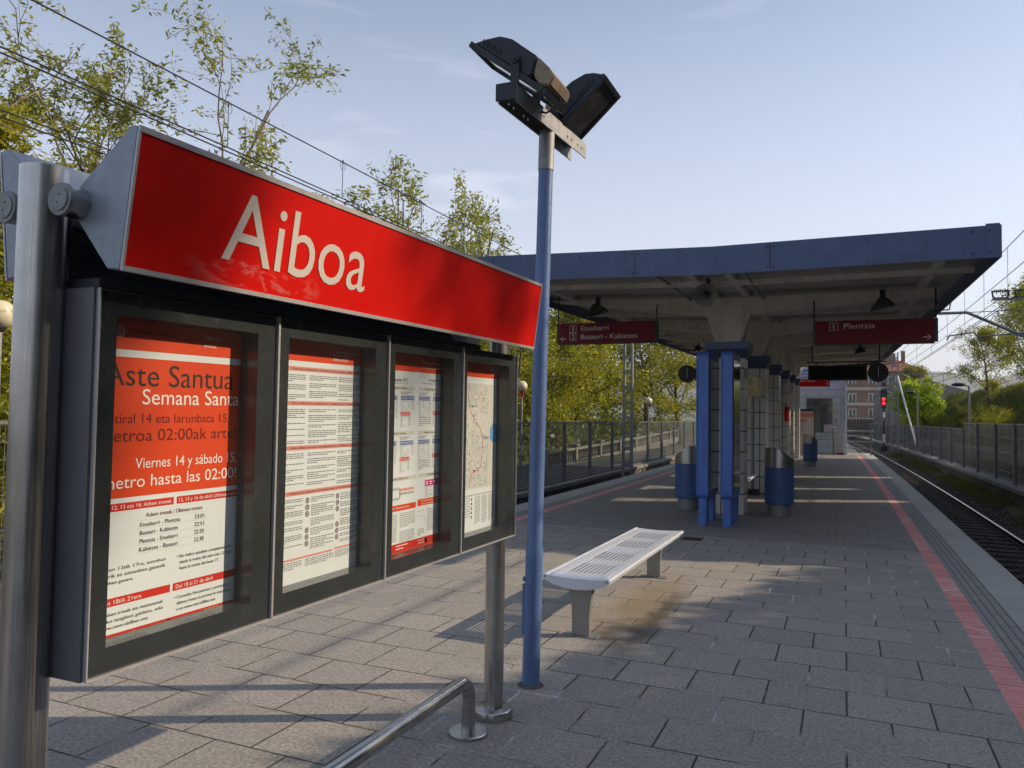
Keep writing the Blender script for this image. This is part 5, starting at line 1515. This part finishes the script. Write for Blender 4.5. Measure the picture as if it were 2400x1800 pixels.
wire(along(5.45, 4.35, 14, 66, 4, .15), .014, 'upper thick cable dropping across the right-hand trees'); wire(along(5.55, 4.02, 14, 66, 4, .15), .014, 'lower thick cable dropping across the right-hand trees')
for z, lab in ((3.98, 'upper thin line wire across the trees left of the mast'), (3.15, 'lower thin line wire across the trees left of the mast')):
    wire([(-15, 26.5, z + .1), (-8.33, 30.4, z)], .010, lab)
for z, ow in ((4.7, 'upper'), (4.4, 'lower')):
    wire([(-8.0, 30.4, z), (-8.6 + curve_x(66), 72, z + .9)], .010, ow + ' pale wire running from the left mast towards the building')

# ================================================================== RIGHT SIDE
GX = 5.3
wr = thing('retaining_wall', 'stained concrete retaining wall beside the right track', 'wall', (GX, 40, -1.6))
ext('wall', [(GX - .15, -1.6), (GX + .35, -1.6), (GX + .35, -.56), (GX - .15, -.56)], 4, 120, M['concrete_dark'], 2, wr)
ext('coping', [(GX - .30, -.559), (GX + .40, -.559), (GX + .40, -.44), (GX - .30, -.44)], 4, 120, M['concrete'], 2, wr)
fr = thing('panel_fence', 'grey panel fence with dark posts on the retaining wall at the right', 'fence', (GX, 45, -.44))
ys_r = [24, 27, 30, 33.2, 36.9, 40.4, 44, 47.7, 51.5, 55, 58.6, 62.3, 66, 70, 74.5, 79, 84, 90, 97]
for i, y in enumerate(ys_r):
    x = GX + curve_x(y) + .05; zt = 1.58 if y < 40 else 1.32
    b = MB(); b.beam((x, y, -.44), (x, y, zt), .11, .13, up=(0, 1, 0)); b.build('post', M['casegrey'], fr)
    if i + 1 < len(ys_r):
        y2 = ys_r[i + 1]; x2 = GX + curve_x(y2) + .05
        b = MB(); b.quad((x, y + .08, -.38), (x2, y2 - .08, -.38), (x2, y2 - .08, zt - .04), (x, y + .08, zt - .04)); b.build('panel', M['fencegrey'], fr)
        b = MB(); b.beam((x, y + .08, zt - .02), (x2, y2 - .08, zt - .02), .05, .045); b.build('top_rail', M['casegrey'], fr)
# lower wall and hand rail seen through the panels
lw = thing('garden_wall', 'pale low wall with a hand rail behind the fence panels', 'wall', (7.2, 45, -.5))
ext('wall', [(7.0, -.6), (7.25, -.6), (7.25, .25), (7.0, .25)], 20, 85, M['concrete'], 3, lw)
for y in range(22, 84, 3):
    b = MB(); b.beam((7.12 + curve_x(y), y, .25), (7.12 + curve_x(y), y, .92), .05, .05, up=(0, 1, 0)); b.build('rail_post', M['galv'], lw)
ext('hand_rail', [(7.09, .92), (7.15, .92), (7.15, .97), (7.09, .97)], 20, 85, M['galv'], 3, lw)
# bank
def terr(name, x0, x1, y0, y1, nx, ny, fz, mat):
    b = MB()
    for j in range(ny + 1):
        for i in range(nx + 1):
            x = x0 + (x1 - x0) * i / nx; y = y0 + (y1 - y0) * j / ny
            b.v.append((x + curve_x(y), y, fz(x, y)))
    for j in range(ny):
        for i in range(nx):
            a = j * (nx + 1) + i; b.f.append((a, a + 1, a + nx + 2, a + nx + 1)); b.m.append(0); b.smooth.append(True)
    return struct(b.build(name, mat, fix=False))
def bankz(x, y):
    t_ = max(0, min(1, (x - 6.6) / 7.0)); t_ = t_ * t_ * (3 - 2 * t_)
    return -.5 + 4.6 * t_ + .25 * math.sin(x * 1.3 + y * .37) * t_ + .2 * math.sin(y * .9) * t_ + (1.4 * max(0, min(1, (x - 17) / 10)))
terr('right_bank', 5.6, 40, -20, 130, 44, 90, bankz, M['earth'])
terr('verge', 4.15, 5.16, -5, 110, 4, 70, lambda x, y: -1.20 + .25 * max(0, (x - 4.3)) + .05 * math.sin(y * 2.1 + x * 5), M['earth'])
# grass
def grass(name, pts, hgt, w, mat, seed):
    r_ = np.random.RandomState(seed); n_ = len(pts); P0 = np.asarray(pts, float)
    a = r_.rand(n_) * 6.283; h_ = hgt * (0.5 + r_.rand(n_)); d = np.stack([np.cos(a), np.sin(a), 0 * a], 1); ln = r_.randn(n_, 3) * .35; ln[:, 2] = 1
    A = P0 - d * w / 2; B = P0 + d * w / 2; T = P0 + ln * h_[:, None]
    V = np.stack([A, B, T], 1).reshape(-1, 3)
    me = bpy.data.meshes.new(name); me.from_pydata(V.tolist(), [], [(3 * i, 3 * i + 1, 3 * i + 2) for i in range(n_)])
    me.materials.append(mat); ob = bpy.data.objects.new(name, me); COL.objects.link(ob)
    return struct(ob, 'stuff')
r_ = np.random.RandomState(11)
pts = []
for i in range(14000):
    y = 8 + 60 * r_.rand() ** 1.4; x = 4.2 + .95 * r_.rand() ** .7
    if math.sin(y * 1.1) + math.sin(y * .37 + 1) + r_.randn() * .5 < -.3: continue
    pts.append((x + curve_x(y), y, -1.19 + .25 * max(0, x - 4.3) + .03))
grass('verge_grass', pts, .16, .025, M['grass'], 1)
pts = []
for i in range(52000):
    y = 24 + 70 * r_.rand(); x = 6.3 + 9 * r_.rand()
    pts.append((x + curve_x(y), y, bankz(x, y)))
grass('bank_grass', pts, .32, .07, M['grass'], 2)

# signal
sg = thing('railway_signal', 'black railway signal showing two red lamps on a black and white post', 'signal', (2.93, 76, -1))
sxx, syy = 2.93, 76
for q, (z0, z1, mt_) in enumerate(((-.9, -.3, 'dark'), (-.3, .45, 'white'), (.45, 1.6, 'dark'), (1.6, 2.4, 'white'), (2.4, 2.75, 'dark'))):
    b = MB(); b.tube([(sxx, syy, z0), (sxx, syy, z1)], .09, 12); b.build('post_section', M[mt_], sg)
b = MB(); b.box(sxx - .25, sxx + .25, syy - .2, syy + .2, -1.1, -.6); b.build('base', M['dark'], sg)
b = MB()
pl_ = []
for (cz_, a0) in ((4.28, 0), (3.22, 180)):
    for q in range(9): a = math.radians(a0 + q * 22.5); pl_.append((sxx + .26 * math.cos(a), cz_ + .26 * math.sin(a)))
b.prism(pl_, 'y', syy - .02, syy + .12); b.box(sxx - .17, sxx + .17, syy - .02, syy + .12, 4.72, 5.08); hd_ = b.build('head', M['dark'], sg)
b = MB(); b.tube([(sxx, syy - .05, 2.88), (sxx, syy + .1, 2.88)], .19, 20); b.build('lower_head', M['dark'], sg)
for z, mt_ in ((4.33, 'siggreen'), (3.96, 'siggreen'), (3.58, 'sigred'), (3.20, 'sigred'), (2.88, 'siggreen')):
    b = MB(); b.tube([(sxx, syy - .09, z), (sxx, syy - .055, z)], .145, 20); b.build('lamp', M[mt_], hd_)
    b = MB(); b.tube([(sxx, syy - .16, z), (sxx, syy - .03, z)], .165, 20, cap=False); b.build('visor', M['galv'], hd_)
b = MB(); b.box(sxx - .52, sxx + .52, syy - .14, syy - .10, 1.62, 1.92); npl = b.build('number_plate', M['dark'], sg)
b = MB(); text(b, 'S22181', sxx - .46, sxx + .46, 1.68, .18, lambda u, v: (u, syy - .145, v), 0); b.build('lettering', M['letterwhite'], npl, fix=False)
# lane lamps
def lane_lamp(x, y, z0, z1, label):
    t = thing('street_lamp', label, 'street lamp', (x, y, z0), 'lane lamps behind the panel fence')
    b = MB(); b.tube([(x, y, z0), (x, y, z1)], [.07, .05], 12); b.build('pole', M['galv'], t)
    b = MB(); b.tube([(x, y, z1 - .03), (x - .25, y, z1 + .06)], .035, 8); b.build('arm', M['galv'], t)
    b = MB(); b.sphere((x - .48, y, z1 + .08), .36, 20, 10, 0, .30); b.build('lamp_head', M['dark'], t)
lane_lamp(5.95, 47.5, -.5, 3.55, 'nearest lane lamp with a dark hooded head, right of the round green tree')
lane_lamp(5.15, 70, -.5, 3.9, 'middle lane lamp with a dark hooded head in front of the round green tree')
lane_lamp(4.35, 92, -.5, 4.6, 'farthest lane lamp left of the round green tree')

# concrete ramp wall behind the bright tree
rw = thing('ramp_wall', 'pale concrete ramp wall with a thin railing behind the bright green tree', 'wall', (8, 110, 0))
b = MB(); b.prism([(3.2, -1), (14, -1), (14, 5.6), (9.5, 7.0), (5.5, 6.6), (3.2, 5.2)], 'y', 112, 113); b.build('wall', M['concrete'], rw)
for q in range(8):
    x = 3.4 + q * 1.3; zt = 5.2 + (x - 3.2) * .55 if x < 6 else 6.8
    b = MB(); b.beam((x, 111.9, zt - .3), (x, 111.9, zt + 1.0), .06, .06, up=(0, 1, 0)); b.build('rail_post', M['galv'], rw)
b = MB(); b.tube([(3.3, 111.9, 6.2), (6.0, 111.9, 7.75), (12.5, 111.9, 7.75)], .05, 8); b.build('hand_rail', M['galv'], rw)
# far fence along the curve, behind signal
fc = thing('far_fence', 'grey boarded fence where the right track bends away', 'fence', (1, 120, -1))
b = MB()
for q in range(30):
    x = -6 + q * .42; b.box(x, x + .36, 118.0 + q * .12, 118.06 + q * .12, -1.2, 1.9)
b.build('boards', M['concrete_dark'], fc)

# apartment building
ab = thing('apartment_building', 'brick apartment block with pale floor bands and a red tiled hip roof', 'building', (6, 170, 0))
ax0, ax1, ay = -2.0, 12.8, 165.0
b = MB(); b.box(ax0, ax1, ay, ay + 14, -1, 11.2); b.build('wall', M['brickwall'], ab)
b = MB(); b.box(ax0 - 5.2, ax0 - .01, ay + 2, ay + 14, -1, 7.8); b.build('side_wing', M['brickwall'], ab)
for z in (1.6, 4.6, 7.6):
    b = MB(); b.box(ax0 - .15, ax1 + .15, ay - .15, ay - .005, z, z + .55); b.box(ax0 - 5.3, ax0 - .16, ay + 1.85, ay + 1.995, z - .9, z - .35); b.build('floor_band', M['band'], ab)
b = MB()
vs = [(ax0 - 1.0, ay - 1.0, 11.2), (ax1 + 1.0, ay - 1.0, 11.2), (ax1 + 1.0, ay + 15, 11.2), (ax0 - 1.0, ay + 15, 11.2), (ax0 + 4.5, ay + 6, 14.2), (ax1 - 4.5, ay + 6, 14.2)]
b.add(vs, [(0, 1, 5, 4), (1, 2, 5), (2, 3, 4, 5), (3, 0, 4), (0, 3, 2, 1)]); rf = b.build('roof', M['rooftile'], ab)
b = MB(); b.box(2.6, 8.6, ay + 3.5, ay + 8.5, 13.0, 15.0); b.build('penthouse', M['brickwall'], rf)
for x in (0.6, 9.6):
    b = MB(); b.box(x, x + .7, ay + 3.4, ay + 4.1, 12.2, 15.4); b.build('chimney', M['brickwall'], rf)
for z in (2.5, 5.5, 8.8):
    for x in (0.2, 3.8, 7.2, 10.6):
        b = MB(); b.box(x, x + 1.2, ay - .08, ay - .01, z, z + 1.35); w_ = b.build('window', M['winglass'], ab)
        b = MB(); b.box(x - .12, x - .005, ay - .12, ay - .005, z - .1, z + 1.45); b.box(x + 1.205, x + 1.32, ay - .12, ay - .005, z - .1, z + 1.45); b.box(x, x + 1.2, ay - .12, ay - .005, z + 1.355, z + 1.45); b.box(x + .55, x + .65, ay - .12, ay - .085, z, z + 1.35); b.build('frame', M['white'], w_)
# far hills
b = MB(); nn = 60
for i in range(nn + 1):
    x = -2600 + 5200 * i / nn
    h_ = 205 + 40 * math.sin(i * .31 + 1.0) + 22 * math.sin(i * .83) + 10 * math.sin(i * 2.1)
    for y, z in ((2300, -2), (2700, h_ * .55), (3150, h_), (3600, h_ * .6)): b.v.append((x, y, z))
for i in range(nn):
    for j in range(3):
        a = i * 4 + j; b.f.append((a, a + 4, a + 5, a + 1)); b.m.append(0); b.smooth.append(True)
struct(b.build('hills', M['hill'], fix=False))

# ================================================================== VEGETATION
def branch(r, p, d, length, nseg, wob, up):
    pts = [p.copy()]; d = d / np.linalg.norm(d)
    for i in range(nseg):
        d = d + r.randn(3) * wob + np.array([0, 0, up]); d /= np.linalg.norm(d)
        p = p + d * length / nseg; pts.append(p.copy())
    return pts
def tubes_mesh(tubes):
    V = []; F = []
    for pts, ra, rb, n_ in tubes:
        o = len(V); k_ = len(pts)
        for i, p in enumerate(pts):
            d = pts[min(i + 1, k_ - 1)] - pts[max(i - 1, 0)]; d = d / (np.linalg.norm(d) + 1e-9)
            a_ = np.array([1., 0, 0]) if abs(d[0]) < .8 else np.array([0, 1., 0])
            x = np.cross(d, a_); x /= np.linalg.norm(x); y_ = np.cross(d, x); rr_ = ra + (rb - ra) * i / (k_ - 1)
            for j in range(n_):
                q = 6.28318 * j / n_; V.append(tuple(p + (x * math.cos(q) + y_ * math.sin(q)) * rr_))
        for i in range(k_ - 1):
            for j in range(n_): F.append((o + i * n_ + j, o + i * n_ + (j + 1) % n_, o + (i + 1) * n_ + (j + 1) % n_, o + (i + 1) * n_ + j))
    return V, F
def make_tree(seed, H, r0_, first, R, n1, n2, n3, nl, leaf, sig, up1=.10, ang=.75, stems=1, droop=0.0, top=1.0, shape='round'):
    r = np.random.RandomState(seed); tubes = []; tips = []
    for s_ in range(stems):
        d0 = np.array([r.randn() * .05, r.randn() * .05, 1.0]) if stems == 1 else np.array([math.cos(s_ * 6.28 / stems + r.rand()) * .28, math.sin(s_ * 6.28 / stems + r.rand()) * .28, 1.0])
        hh = H * (.92 if s_ == 0 else .7 + .25 * r.rand())
        tr = branch(r, np.array([r.randn() * .1 * (stems > 1), r.randn() * .1 * (stems > 1), -.3]), d0, hh, 9, .07, .03); tubes.append((tr, r0_ / math.sqrt(stems), r0_ * .14, 7))
        m_ = max(3, n1 // stems)
        for i in range(m_):
            f_ = first + (0.97 - first) * (i + r.rand() * .7) / m_; idx = min(8.999, f_ * 9); p = tr[int(idx)] + (tr[int(idx) + 1] - tr[int(idx)]) * (idx % 1)
            az = i * 2.4 + r.rand() * .9
            g = (f_ - first) / (1 - first)
            prof = {'round': math.sin(math.pi * (.18 + .72 * g)) , 'cone': 1.05 - .9 * g, 'up': .55 + .5 * math.sin(math.pi * g)}[shape]
            L1 = R * prof * (.75 + .5 * r.rand())
            el = ang * (1 - .4 * g) if shape != 'cone' else 1.45
            d = np.array([math.cos(az) * math.sin(el), math.sin(az) * math.sin(el), math.cos(el)])
            b1 = branch(r, p, d, L1, 6, .16, up1); rb = max(.012, r0_ * .32 * (1 - .6 * f_)); tubes.append((b1, rb, rb * .3, 5))
            for j in range(n2):
                g2_ = .25 + .75 * (j + r.rand()) / n2; ix = min(5.999, g2_ * 6); p2 = b1[int(ix)] + (b1[int(ix) + 1] - b1[int(ix)]) * (ix % 1)
                dd = (b1[min(6, int(ix) + 1)] - b1[int(ix)]); dd = dd / np.linalg.norm(dd) + r.randn(3) * .65; L2 = L1 * (.30 + .28 * r.rand()) * (1.15 - .5 * g2_) + .15
                b2 = branch(r, p2, dd, L2, 4, .2, up1 * .7 - droop); tubes.append((b2, rb * .38, rb * .13, 3))
                for q in range(n3):
                    g3 = .2 + .8 * (q + r.rand()) / n3; iz = min(3.999, g3 * 4); p3 = b2[int(iz)] + (b2[int(iz) + 1] - b2[int(iz)]) * (iz % 1)
                    d3 = (b2[int(iz) + 1] - b2[int(iz)]); d3 = d3 / np.linalg.norm(d3) + r.randn(3) * .8 - np.array([0, 0, droop * 3])
                    b3 = branch(r, p3, d3, L2 * .45 + .12, 2, .2, .05 - droop); tubes.append((b3, rb * .13 + .003, .003, 3)); tips.append((p3, b3[-1]))
    A = np.array([t_[0] for t_ in tips]); B = np.array([t_[1] for t_ in tips]); k_ = len(tips)
    u = r.rand(k_, nl, 1); C = (A[:, None] * (1 - u) + B[:, None] * u + r.randn(k_, nl, 3) * sig).reshape(-1, 3); n_ = len(C)
    a = r.randn(n_, 3); a[:, 2] = a[:, 2] * .6 - droop * 4; a /= np.linalg.norm(a, axis=1)[:, None]; b_ = r.randn(n_, 3); b_[:, 2] += .4; c_ = np.cross(a, b_); c_ /= np.linalg.norm(c_, axis=1)[:, None]
    s = (.6 + .8 * r.rand(n_, 1)); l, w = leaf
    V = np.stack([C - a * l * s / 2, C + c_ * w * s / 2 + a * l * s * .05, C + a * l * s / 2, C - c_ * w * s / 2 + a * l * s * .05], 1).reshape(-1, 3)
    return tubes_mesh(tubes), V, n_
def mesh_from(name, V, F, mat, smooth=False):
    me = bpy.data.meshes.new(name); me.from_pydata(V if isinstance(V, list) else V.tolist(), [], F); me.materials.append(mat)
    if smooth: me.polygons.foreach_set('use_smooth', [True] * len(me.polygons))
    return me
KINDS = {}
def tree_kind(key, bark, leafm, **kw):
    (tv, tf), lv, n_ = make_tree(**kw)
    KINDS[key] = (mesh_from('trunk', tv, tf, bark, True), mesh_from('crown', lv, [(4 * i, 4 * i + 1, 4 * i + 2, 4 * i + 3) for i in range(n_)], leafm))
def tree(key, x, y, z, label, rz=0.0, sc=1.0, name='tree', cat='tree', group=None):
    t = thing(name, label, cat, (x, y, z), group); t.rotation_euler = (0, 0, rz); t.scale = sc if hasattr(sc, '__len__') else (sc, sc, sc)
    for nm, me in zip(('trunk', 'crown'), KINDS[key]):
        o = bpy.data.objects.new(nm, me); COL.objects.link(o); o.parent = t
    return t
tree_kind('robA', M['barkpale'], M['leaf_rob'], seed=5, H=11.0, r0_=.16, first=.30, R=3.4, n1=20, n2=6, n3=4, nl=26, leaf=(.13, .042), sig=.075, up1=.10, ang=.66, stems=3, shape='up')
tree_kind('robC', M['bark'], M['leaf_rob'], seed=8, H=10.4, r0_=.13, first=.34, R=2.15, n1=13, n2=6, n3=4, nl=26, leaf=(.13, .042), sig=.075, up1=.10, ang=.75, stems=1, shape='up')
tree_kind('robB', M['bark'], M['leaf_rob'], seed=12, H=9.0, r0_=.13, first=.32, R=2.3, n1=17, n2=5, n3=4, nl=20, leaf=(.15, .05), sig=.095, up1=.20, ang=.62, stems=4, shape='up')
tree_kind('bush', M['bark'], M['leaf_yel'], seed=21, H=6.2, r0_=.13, first=.10, R=3.2, n1=17, n2=6, n3=5, nl=22, leaf=(.16, .09), sig=.20, up1=.06, ang=.95, stems=3)
tree_kind('broad', M['bark'], M['leaf_yel'], seed=31, H=9.5, r0_=.22, first=.22, R=4.4, n1=19, n2=6, n3=5, nl=22, leaf=(.20, .12), sig=.26, up1=.05, ang=.95, stems=1)
tree_kind('dense', M['bark'], M['leaf_dark'], seed=41, H=9.0, r0_=.22, first=.08, R=3.3, n1=24, n2=7, n3=5, nl=26, leaf=(.20, .12), sig=.26, up1=.04, ang=1.05, stems=1)
tree_kind('conifer', M['bark'], M['leaf_yel'], seed=51, H=8.4, r0_=.2, first=.05, R=2.3, n1=34, n2=7, n3=5, nl=24, leaf=(.20, .05), sig=.15, up1=-.02, ang=1.3, shape='cone')
tree_kind('bright', M['bark'], M['leaf_bright'], seed=61, H=7.6, r0_=.2, first=.16, R=3.7, n1=22, n2=7, n3=5, nl=24, leaf=(.30, .22), sig=.26, up1=.04, ang=1.0)
tree_kind('pine', M['bark'], M['leaf_fir'], seed=71, H=12, r0_=.28, first=.12, R=3.2, n1=26, n2=6, n3=4, nl=12, leaf=(.36, .05), sig=.25, up1=0.0, ang=1.2, shape='cone')
tree_kind('willow', M['bark'], M['leaf_will'], seed=81, H=12, r0_=.3, first=.3, R=3.6, n1=16, n2=6, n3=5, nl=16, leaf=(.45, .10), sig=.3, up1=.05, ang=.8, droop=.12)
tree_kind('sparse', M['bark'], M['leaf_yel'], seed=91, H=11, r0_=.22, first=.28, R=5.2, n1=19, n2=7, n3=5, nl=16, leaf=(.20, .075), sig=.22, up1=.08, ang=.8)

# left: slender robinias seen against the sky
RG = 'slender trees beyond the left fence'
tree('robA', -13.4, 9.7, -.7, 'tall sparse young-leafed tree above the left end of the sign', .4, 1.0, group=RG)
tree('robC', -13.2, 13.3, -.7, 'sparse tree ending the left clump, with clear sky to its right', 2.5, .95, group=RG)
tree('robB', -12.7, 15.6, -.7, 'slender tree standing over the letters of the sign', 1.0, (1.05, 1.05, .98), group=RG)
tree('robB', -12.4, 17.9, -.7, 'slender tree over the last letters of the sign, lower than its neighbours', 2.7, (1.05, 1.05, 1.0), group=RG)
tree('robB', -12.5, 19.6, -.7, 'slender tree between the last letters of the sign and the tallest shoots', 5.2, (1.0, 1.0, 1.06), group=RG)
tree('robB', -12.4, 22.6, -.7, 'slender tree with the tallest upright shoots left of the blue pole', 3.2, (1.0, 1.0, 1.28), group=RG)
tree('robB', -12.7, 27.6, -.7, 'slender tree touching the blue pole above the canopy corner', 2.0, (1.2, 1.2, 1.26), group=RG)
tree('conifer', -13.4, 6.6, -.7, 'dense yellow-green conifer at the left edge of the view', 0, 1.0, 'conifer', 'tree')
tree('conifer', -14.8, 8.9, -.7, 'dense conifer behind the end of the sign board', 2, 1.02, 'conifer', 'tree')
for q, (x, y, k_, s_, lab) in enumerate(((-13.0, 7.6, 'bush', .62, 'dense bush low behind the mesh fence at the left edge'), (-15.6, 22.5, 'bush', .80, 'bushy tree behind the weathered globe lamp'), (-16.5, 31, 'bush', 1.12, 'yellow-green bushy tree right of the blue pole'),
        (-15.0, 38, 'bush', 1.05, 'bushy tree behind the left lattice mast'), (-18.5, 36, 'broad', .84, 'taller broad tree behind the mast bushes'), (-15.5, 45, 'broad', .92, 'broad tree behind the cream globe lamp'), (-17.0, 53, 'broad', 1.05, 'tall broad tree under the Etxebarri sign, left of the blue panels'),
        (-14.5, 60, 'broad', .98, 'tree right behind the left litter bin'), (-19.5, 44, 'dense', .95, 'dark tree deeper in the wood behind the mast'), (-22, 56, 'dense', 1.15, 'dark tree deep in the wood by the cream globe'), (-13.5, 68, 'broad', 1.0, 'tree seen between the blue panels and the far fence'),
        (-18.5, 27, 'dense', .62, 'dark low tree behind the globe lamp with the orange plate'), (-20, 66, 'broad', 1.2, 'tall tree at the far end of the left wood'))):
    tree(k_, x, y, -.5, lab, q * 1.7, s_, 'bush' if k_ == 'bush' else 'tree', 'tree', 'trees and bushes of the left wood')
# undergrowth on the left bank, one mass
r_ = np.random.RandomState(44); V = []
for i in range(420):
    y = 4 + 72 * r_.rand(); x = -13.6 - 3.5 * r_.rand() + curve_x(y); z = -.6 + .4 * r_.rand()
    h_ = 1.0 + 1.5 * r_.rand(); k_ = 46
    c_ = np.array([x, y, z]) + r_.randn(k_, 3) * np.array([.5, .5, .28 * h_]) + np.array([0, 0, h_ * .5])
    a = r_.randn(k_, 3); a /= np.linalg.norm(a, axis=1)[:, None]; b_ = np.cross(a, r_.randn(k_, 3)); b_ /= np.linalg.norm(b_, axis=1)[:, None]; s_ = .09 + .09 * r_.rand(k_, 1)
    V.append(np.stack([c_ - a * s_, c_ + b_ * s_ * .6, c_ + a * s_, c_ - b_ * s_ * .6], 1).reshape(-1, 3))
V = np.concatenate(V)
ug = bpy.data.objects.new('undergrowth', mesh_from('undergrowth', V, [(4 * i, 4 * i + 1, 4 * i + 2, 4 * i + 3) for i in range(len(V) // 4)], M['leaf_dark'])); COL.objects.link(ug); struct(ug, 'stuff')

# right: in view
tree('bright', 6.3, 80, -.3, 'bright green round-crowned tree behind the panel fence', .3, .64, 'round_tree', 'tree')
tree('willow', 10.0, 118, 0, 'yellow weeping tree in front of the apartment block', 0, .78, 'weeping_tree', 'tree')
tree('pine', -3.4, 92, -1.2, 'dark ragged pine between the tiled building and the signal', 0, .9, 'pine_tree', 'tree')
RB = 'trees on the right bank'
for k_, x, y, s_, lab in (('sparse', 10.1, 56, .63, 'big sparse-topped tree on the right bank behind the cantilever arm'), ('broad', 9.6, 66, .56, 'broad yellowish tree on the right bank, left of the sparse-topped one'),
        ('bush', 7.0, 48.5, .42, 'low bush on the grass of the right bank'), ('broad', 10.3, 52, .52, 'broad tree low at the right edge of the view'),
        ('broad', 11.4, 60, .66, 'leafy tree behind the sparse-topped one at the right edge'), ('dense', 7.4, 60, .27, 'dark shrub between the bank lamps and the sparse-topped tree')):
    tree(k_, x, y, bankz(x - curve_x(y), y) - .1, lab, x * 3.1, s_, 'bush' if k_ == 'bush' else 'tree', 'tree', RB)

# right: unseen shade casters for platform and sign, beside and behind the camera
# tall hedgerow added out of view to shade the right half of the platform
def shade_hedge_top(y):
    k = [(-12, 8.2), (4, 7.4), (6, 6.8), (9, 6.7), (10.7, 6.3), (12.3, 5.9), (14.0, 5.5), (14.8, 7.6), (17, 8.6), (20.9, 8.6), (21.0, 4.6), (21.9, 4.6), (22.0, 8.4), (23.9, 8.5), (24.0, 5.2), (24.8, 5.2), (24.9, 8.3), (27.9, 8.2), (28.0, 4.6), (29.1, 4.6), (29.2, 8.0), (33, 7.4), (40, 6.2)]  # heights and gaps shaped to lay the shade edge and sun stripes
    for (a_, za), (b_, zb_) in zip(k[:-1], k[1:]):
        if a_ <= y <= b_: return za + (zb_ - za) * (y - a_) / (b_ - a_)
    return 6
hd = thing('shade_hedge', 'unseen dense hedgerow added on the right bank to shade the platform', 'shade_hedge', (9, 14, 0))
ysH = sorted(set(list(np.arange(-12, 40.01, .5)) + [20.9, 21.0, 21.9, 22.0, 23.9, 24.0, 24.8, 24.9, 27.9, 28.0, 29.1, 29.2]))
b = MB()
for y in ysH:
    zt = shade_hedge_top(y) - .16; w_ = .55
    b.v += [(9 - w_, y, -.6), (9 - w_ * .8, y, zt - .3), (9, y, zt), (9 + w_ * .8, y, zt - .3), (9 + w_, y, -.6)]
for i in range(len(ysH) - 1):
    for j in range(4):
        a = i * 5 + j; b.f.append((a, a + 1, a + 6, a + 5)); b.m.append(0); b.smooth.append(False)
b.build('shade_core', M['bark'], hd, fix=False)  # solid core shell, added so no sun comes through the leaves
r_ = np.random.RandomState(77); n_ = 60000
yy_ = -12 + 52 * r_.rand(n_); tt_ = np.array([shade_hedge_top(y) for y in yy_]); u_ = r_.rand(n_)
side = np.where(r_.rand(n_) < .5, -1, 1); zz2 = np.where(u_ < .35, tt_ + r_.randn(n_) * .09, -.3 + (tt_ + .3) * r_.rand(n_)); xx2 = 9 + np.where(u_ < .35, (r_.rand(n_) - .5) * 1.1, side * (.58 + .12 * r_.randn(n_)))
c_ = np.stack([xx2, yy_, zz2], 1); a = r_.randn(n_, 3); a /= np.linalg.norm(a, axis=1)[:, None]; b_ = np.cross(a, r_.randn(n_, 3)); b_ /= np.linalg.norm(b_, axis=1)[:, None]; s_ = .06 + .07 * r_.rand(n_, 1)
V = np.stack([c_ - a * s_, c_ + b_ * s_ * .6, c_ + a * s_, c_ - b_ * s_ * .6], 1).reshape(-1, 3) - np.array([9, 14, 0])
o = bpy.data.objects.new('foliage', mesh_from('foliage', V, [(4 * i, 4 * i + 1, 4 * i + 2, 4 * i + 3) for i in range(n_)], M['leaf_dark'])); COL.objects.link(o); o.parent = hd
# two tall light-crowned trees beyond the added hedgerow
tree_kind('tall', M['bark'], M['leaf_dark'], seed=101, H=10.6, r0_=.13, first=.80, R=1.35, n1=14, n2=6, n3=5, nl=22, leaf=(.13, .07), sig=.12, up1=.05, ang=.9)
tree('tall', 13.5, 9.95, 4.55, 'tall thin tree behind the added hedgerow whose crown dapples the left end of the sign', 0, (1.0, 1.0, .99), 'tree', 'tree')
tree_kind('tall_sparse', M['bark'], M['leaf_dark'], seed=101, H=10.6, r0_=.05, first=.80, R=.85, n1=12, n2=5, n3=4, nl=9, leaf=(.11, .06), sig=.13, up1=.05, ang=.9)
tree('tall_sparse', 13.6, 9.6, 3.95, 'tall thin tree behind the added hedgerow whose crown dapples the right end of the sign', 2.2, (.8, .8, 1.0), 'tree', 'tree')

# ================================================================== AIR
b = MB(); b.box(-4200, 4200, -4200, 4200, -3.0, 330.0)
hz_m = bpy.data.materials.new('thin_air_haze'); hz_m.use_nodes = True
t = hz_m.node_tree
for n_ in list(t.nodes): t.nodes.remove(n_)
o = t.nodes.new("ShaderNodeOutputMaterial"); pv = t.nodes.new("ShaderNodeVolumePrincipled")
pv.inputs['Color'].default_value = (0.80, 0.87, 0.97, 1); pv.inputs['Density'].default_value = 0.00024; pv.inputs['Anisotropy'].default_value = 0.2
t.links.new(pv.outputs[0], o.inputs['Volume'])
struct(b.build('haze', hz_m), 'stuff')
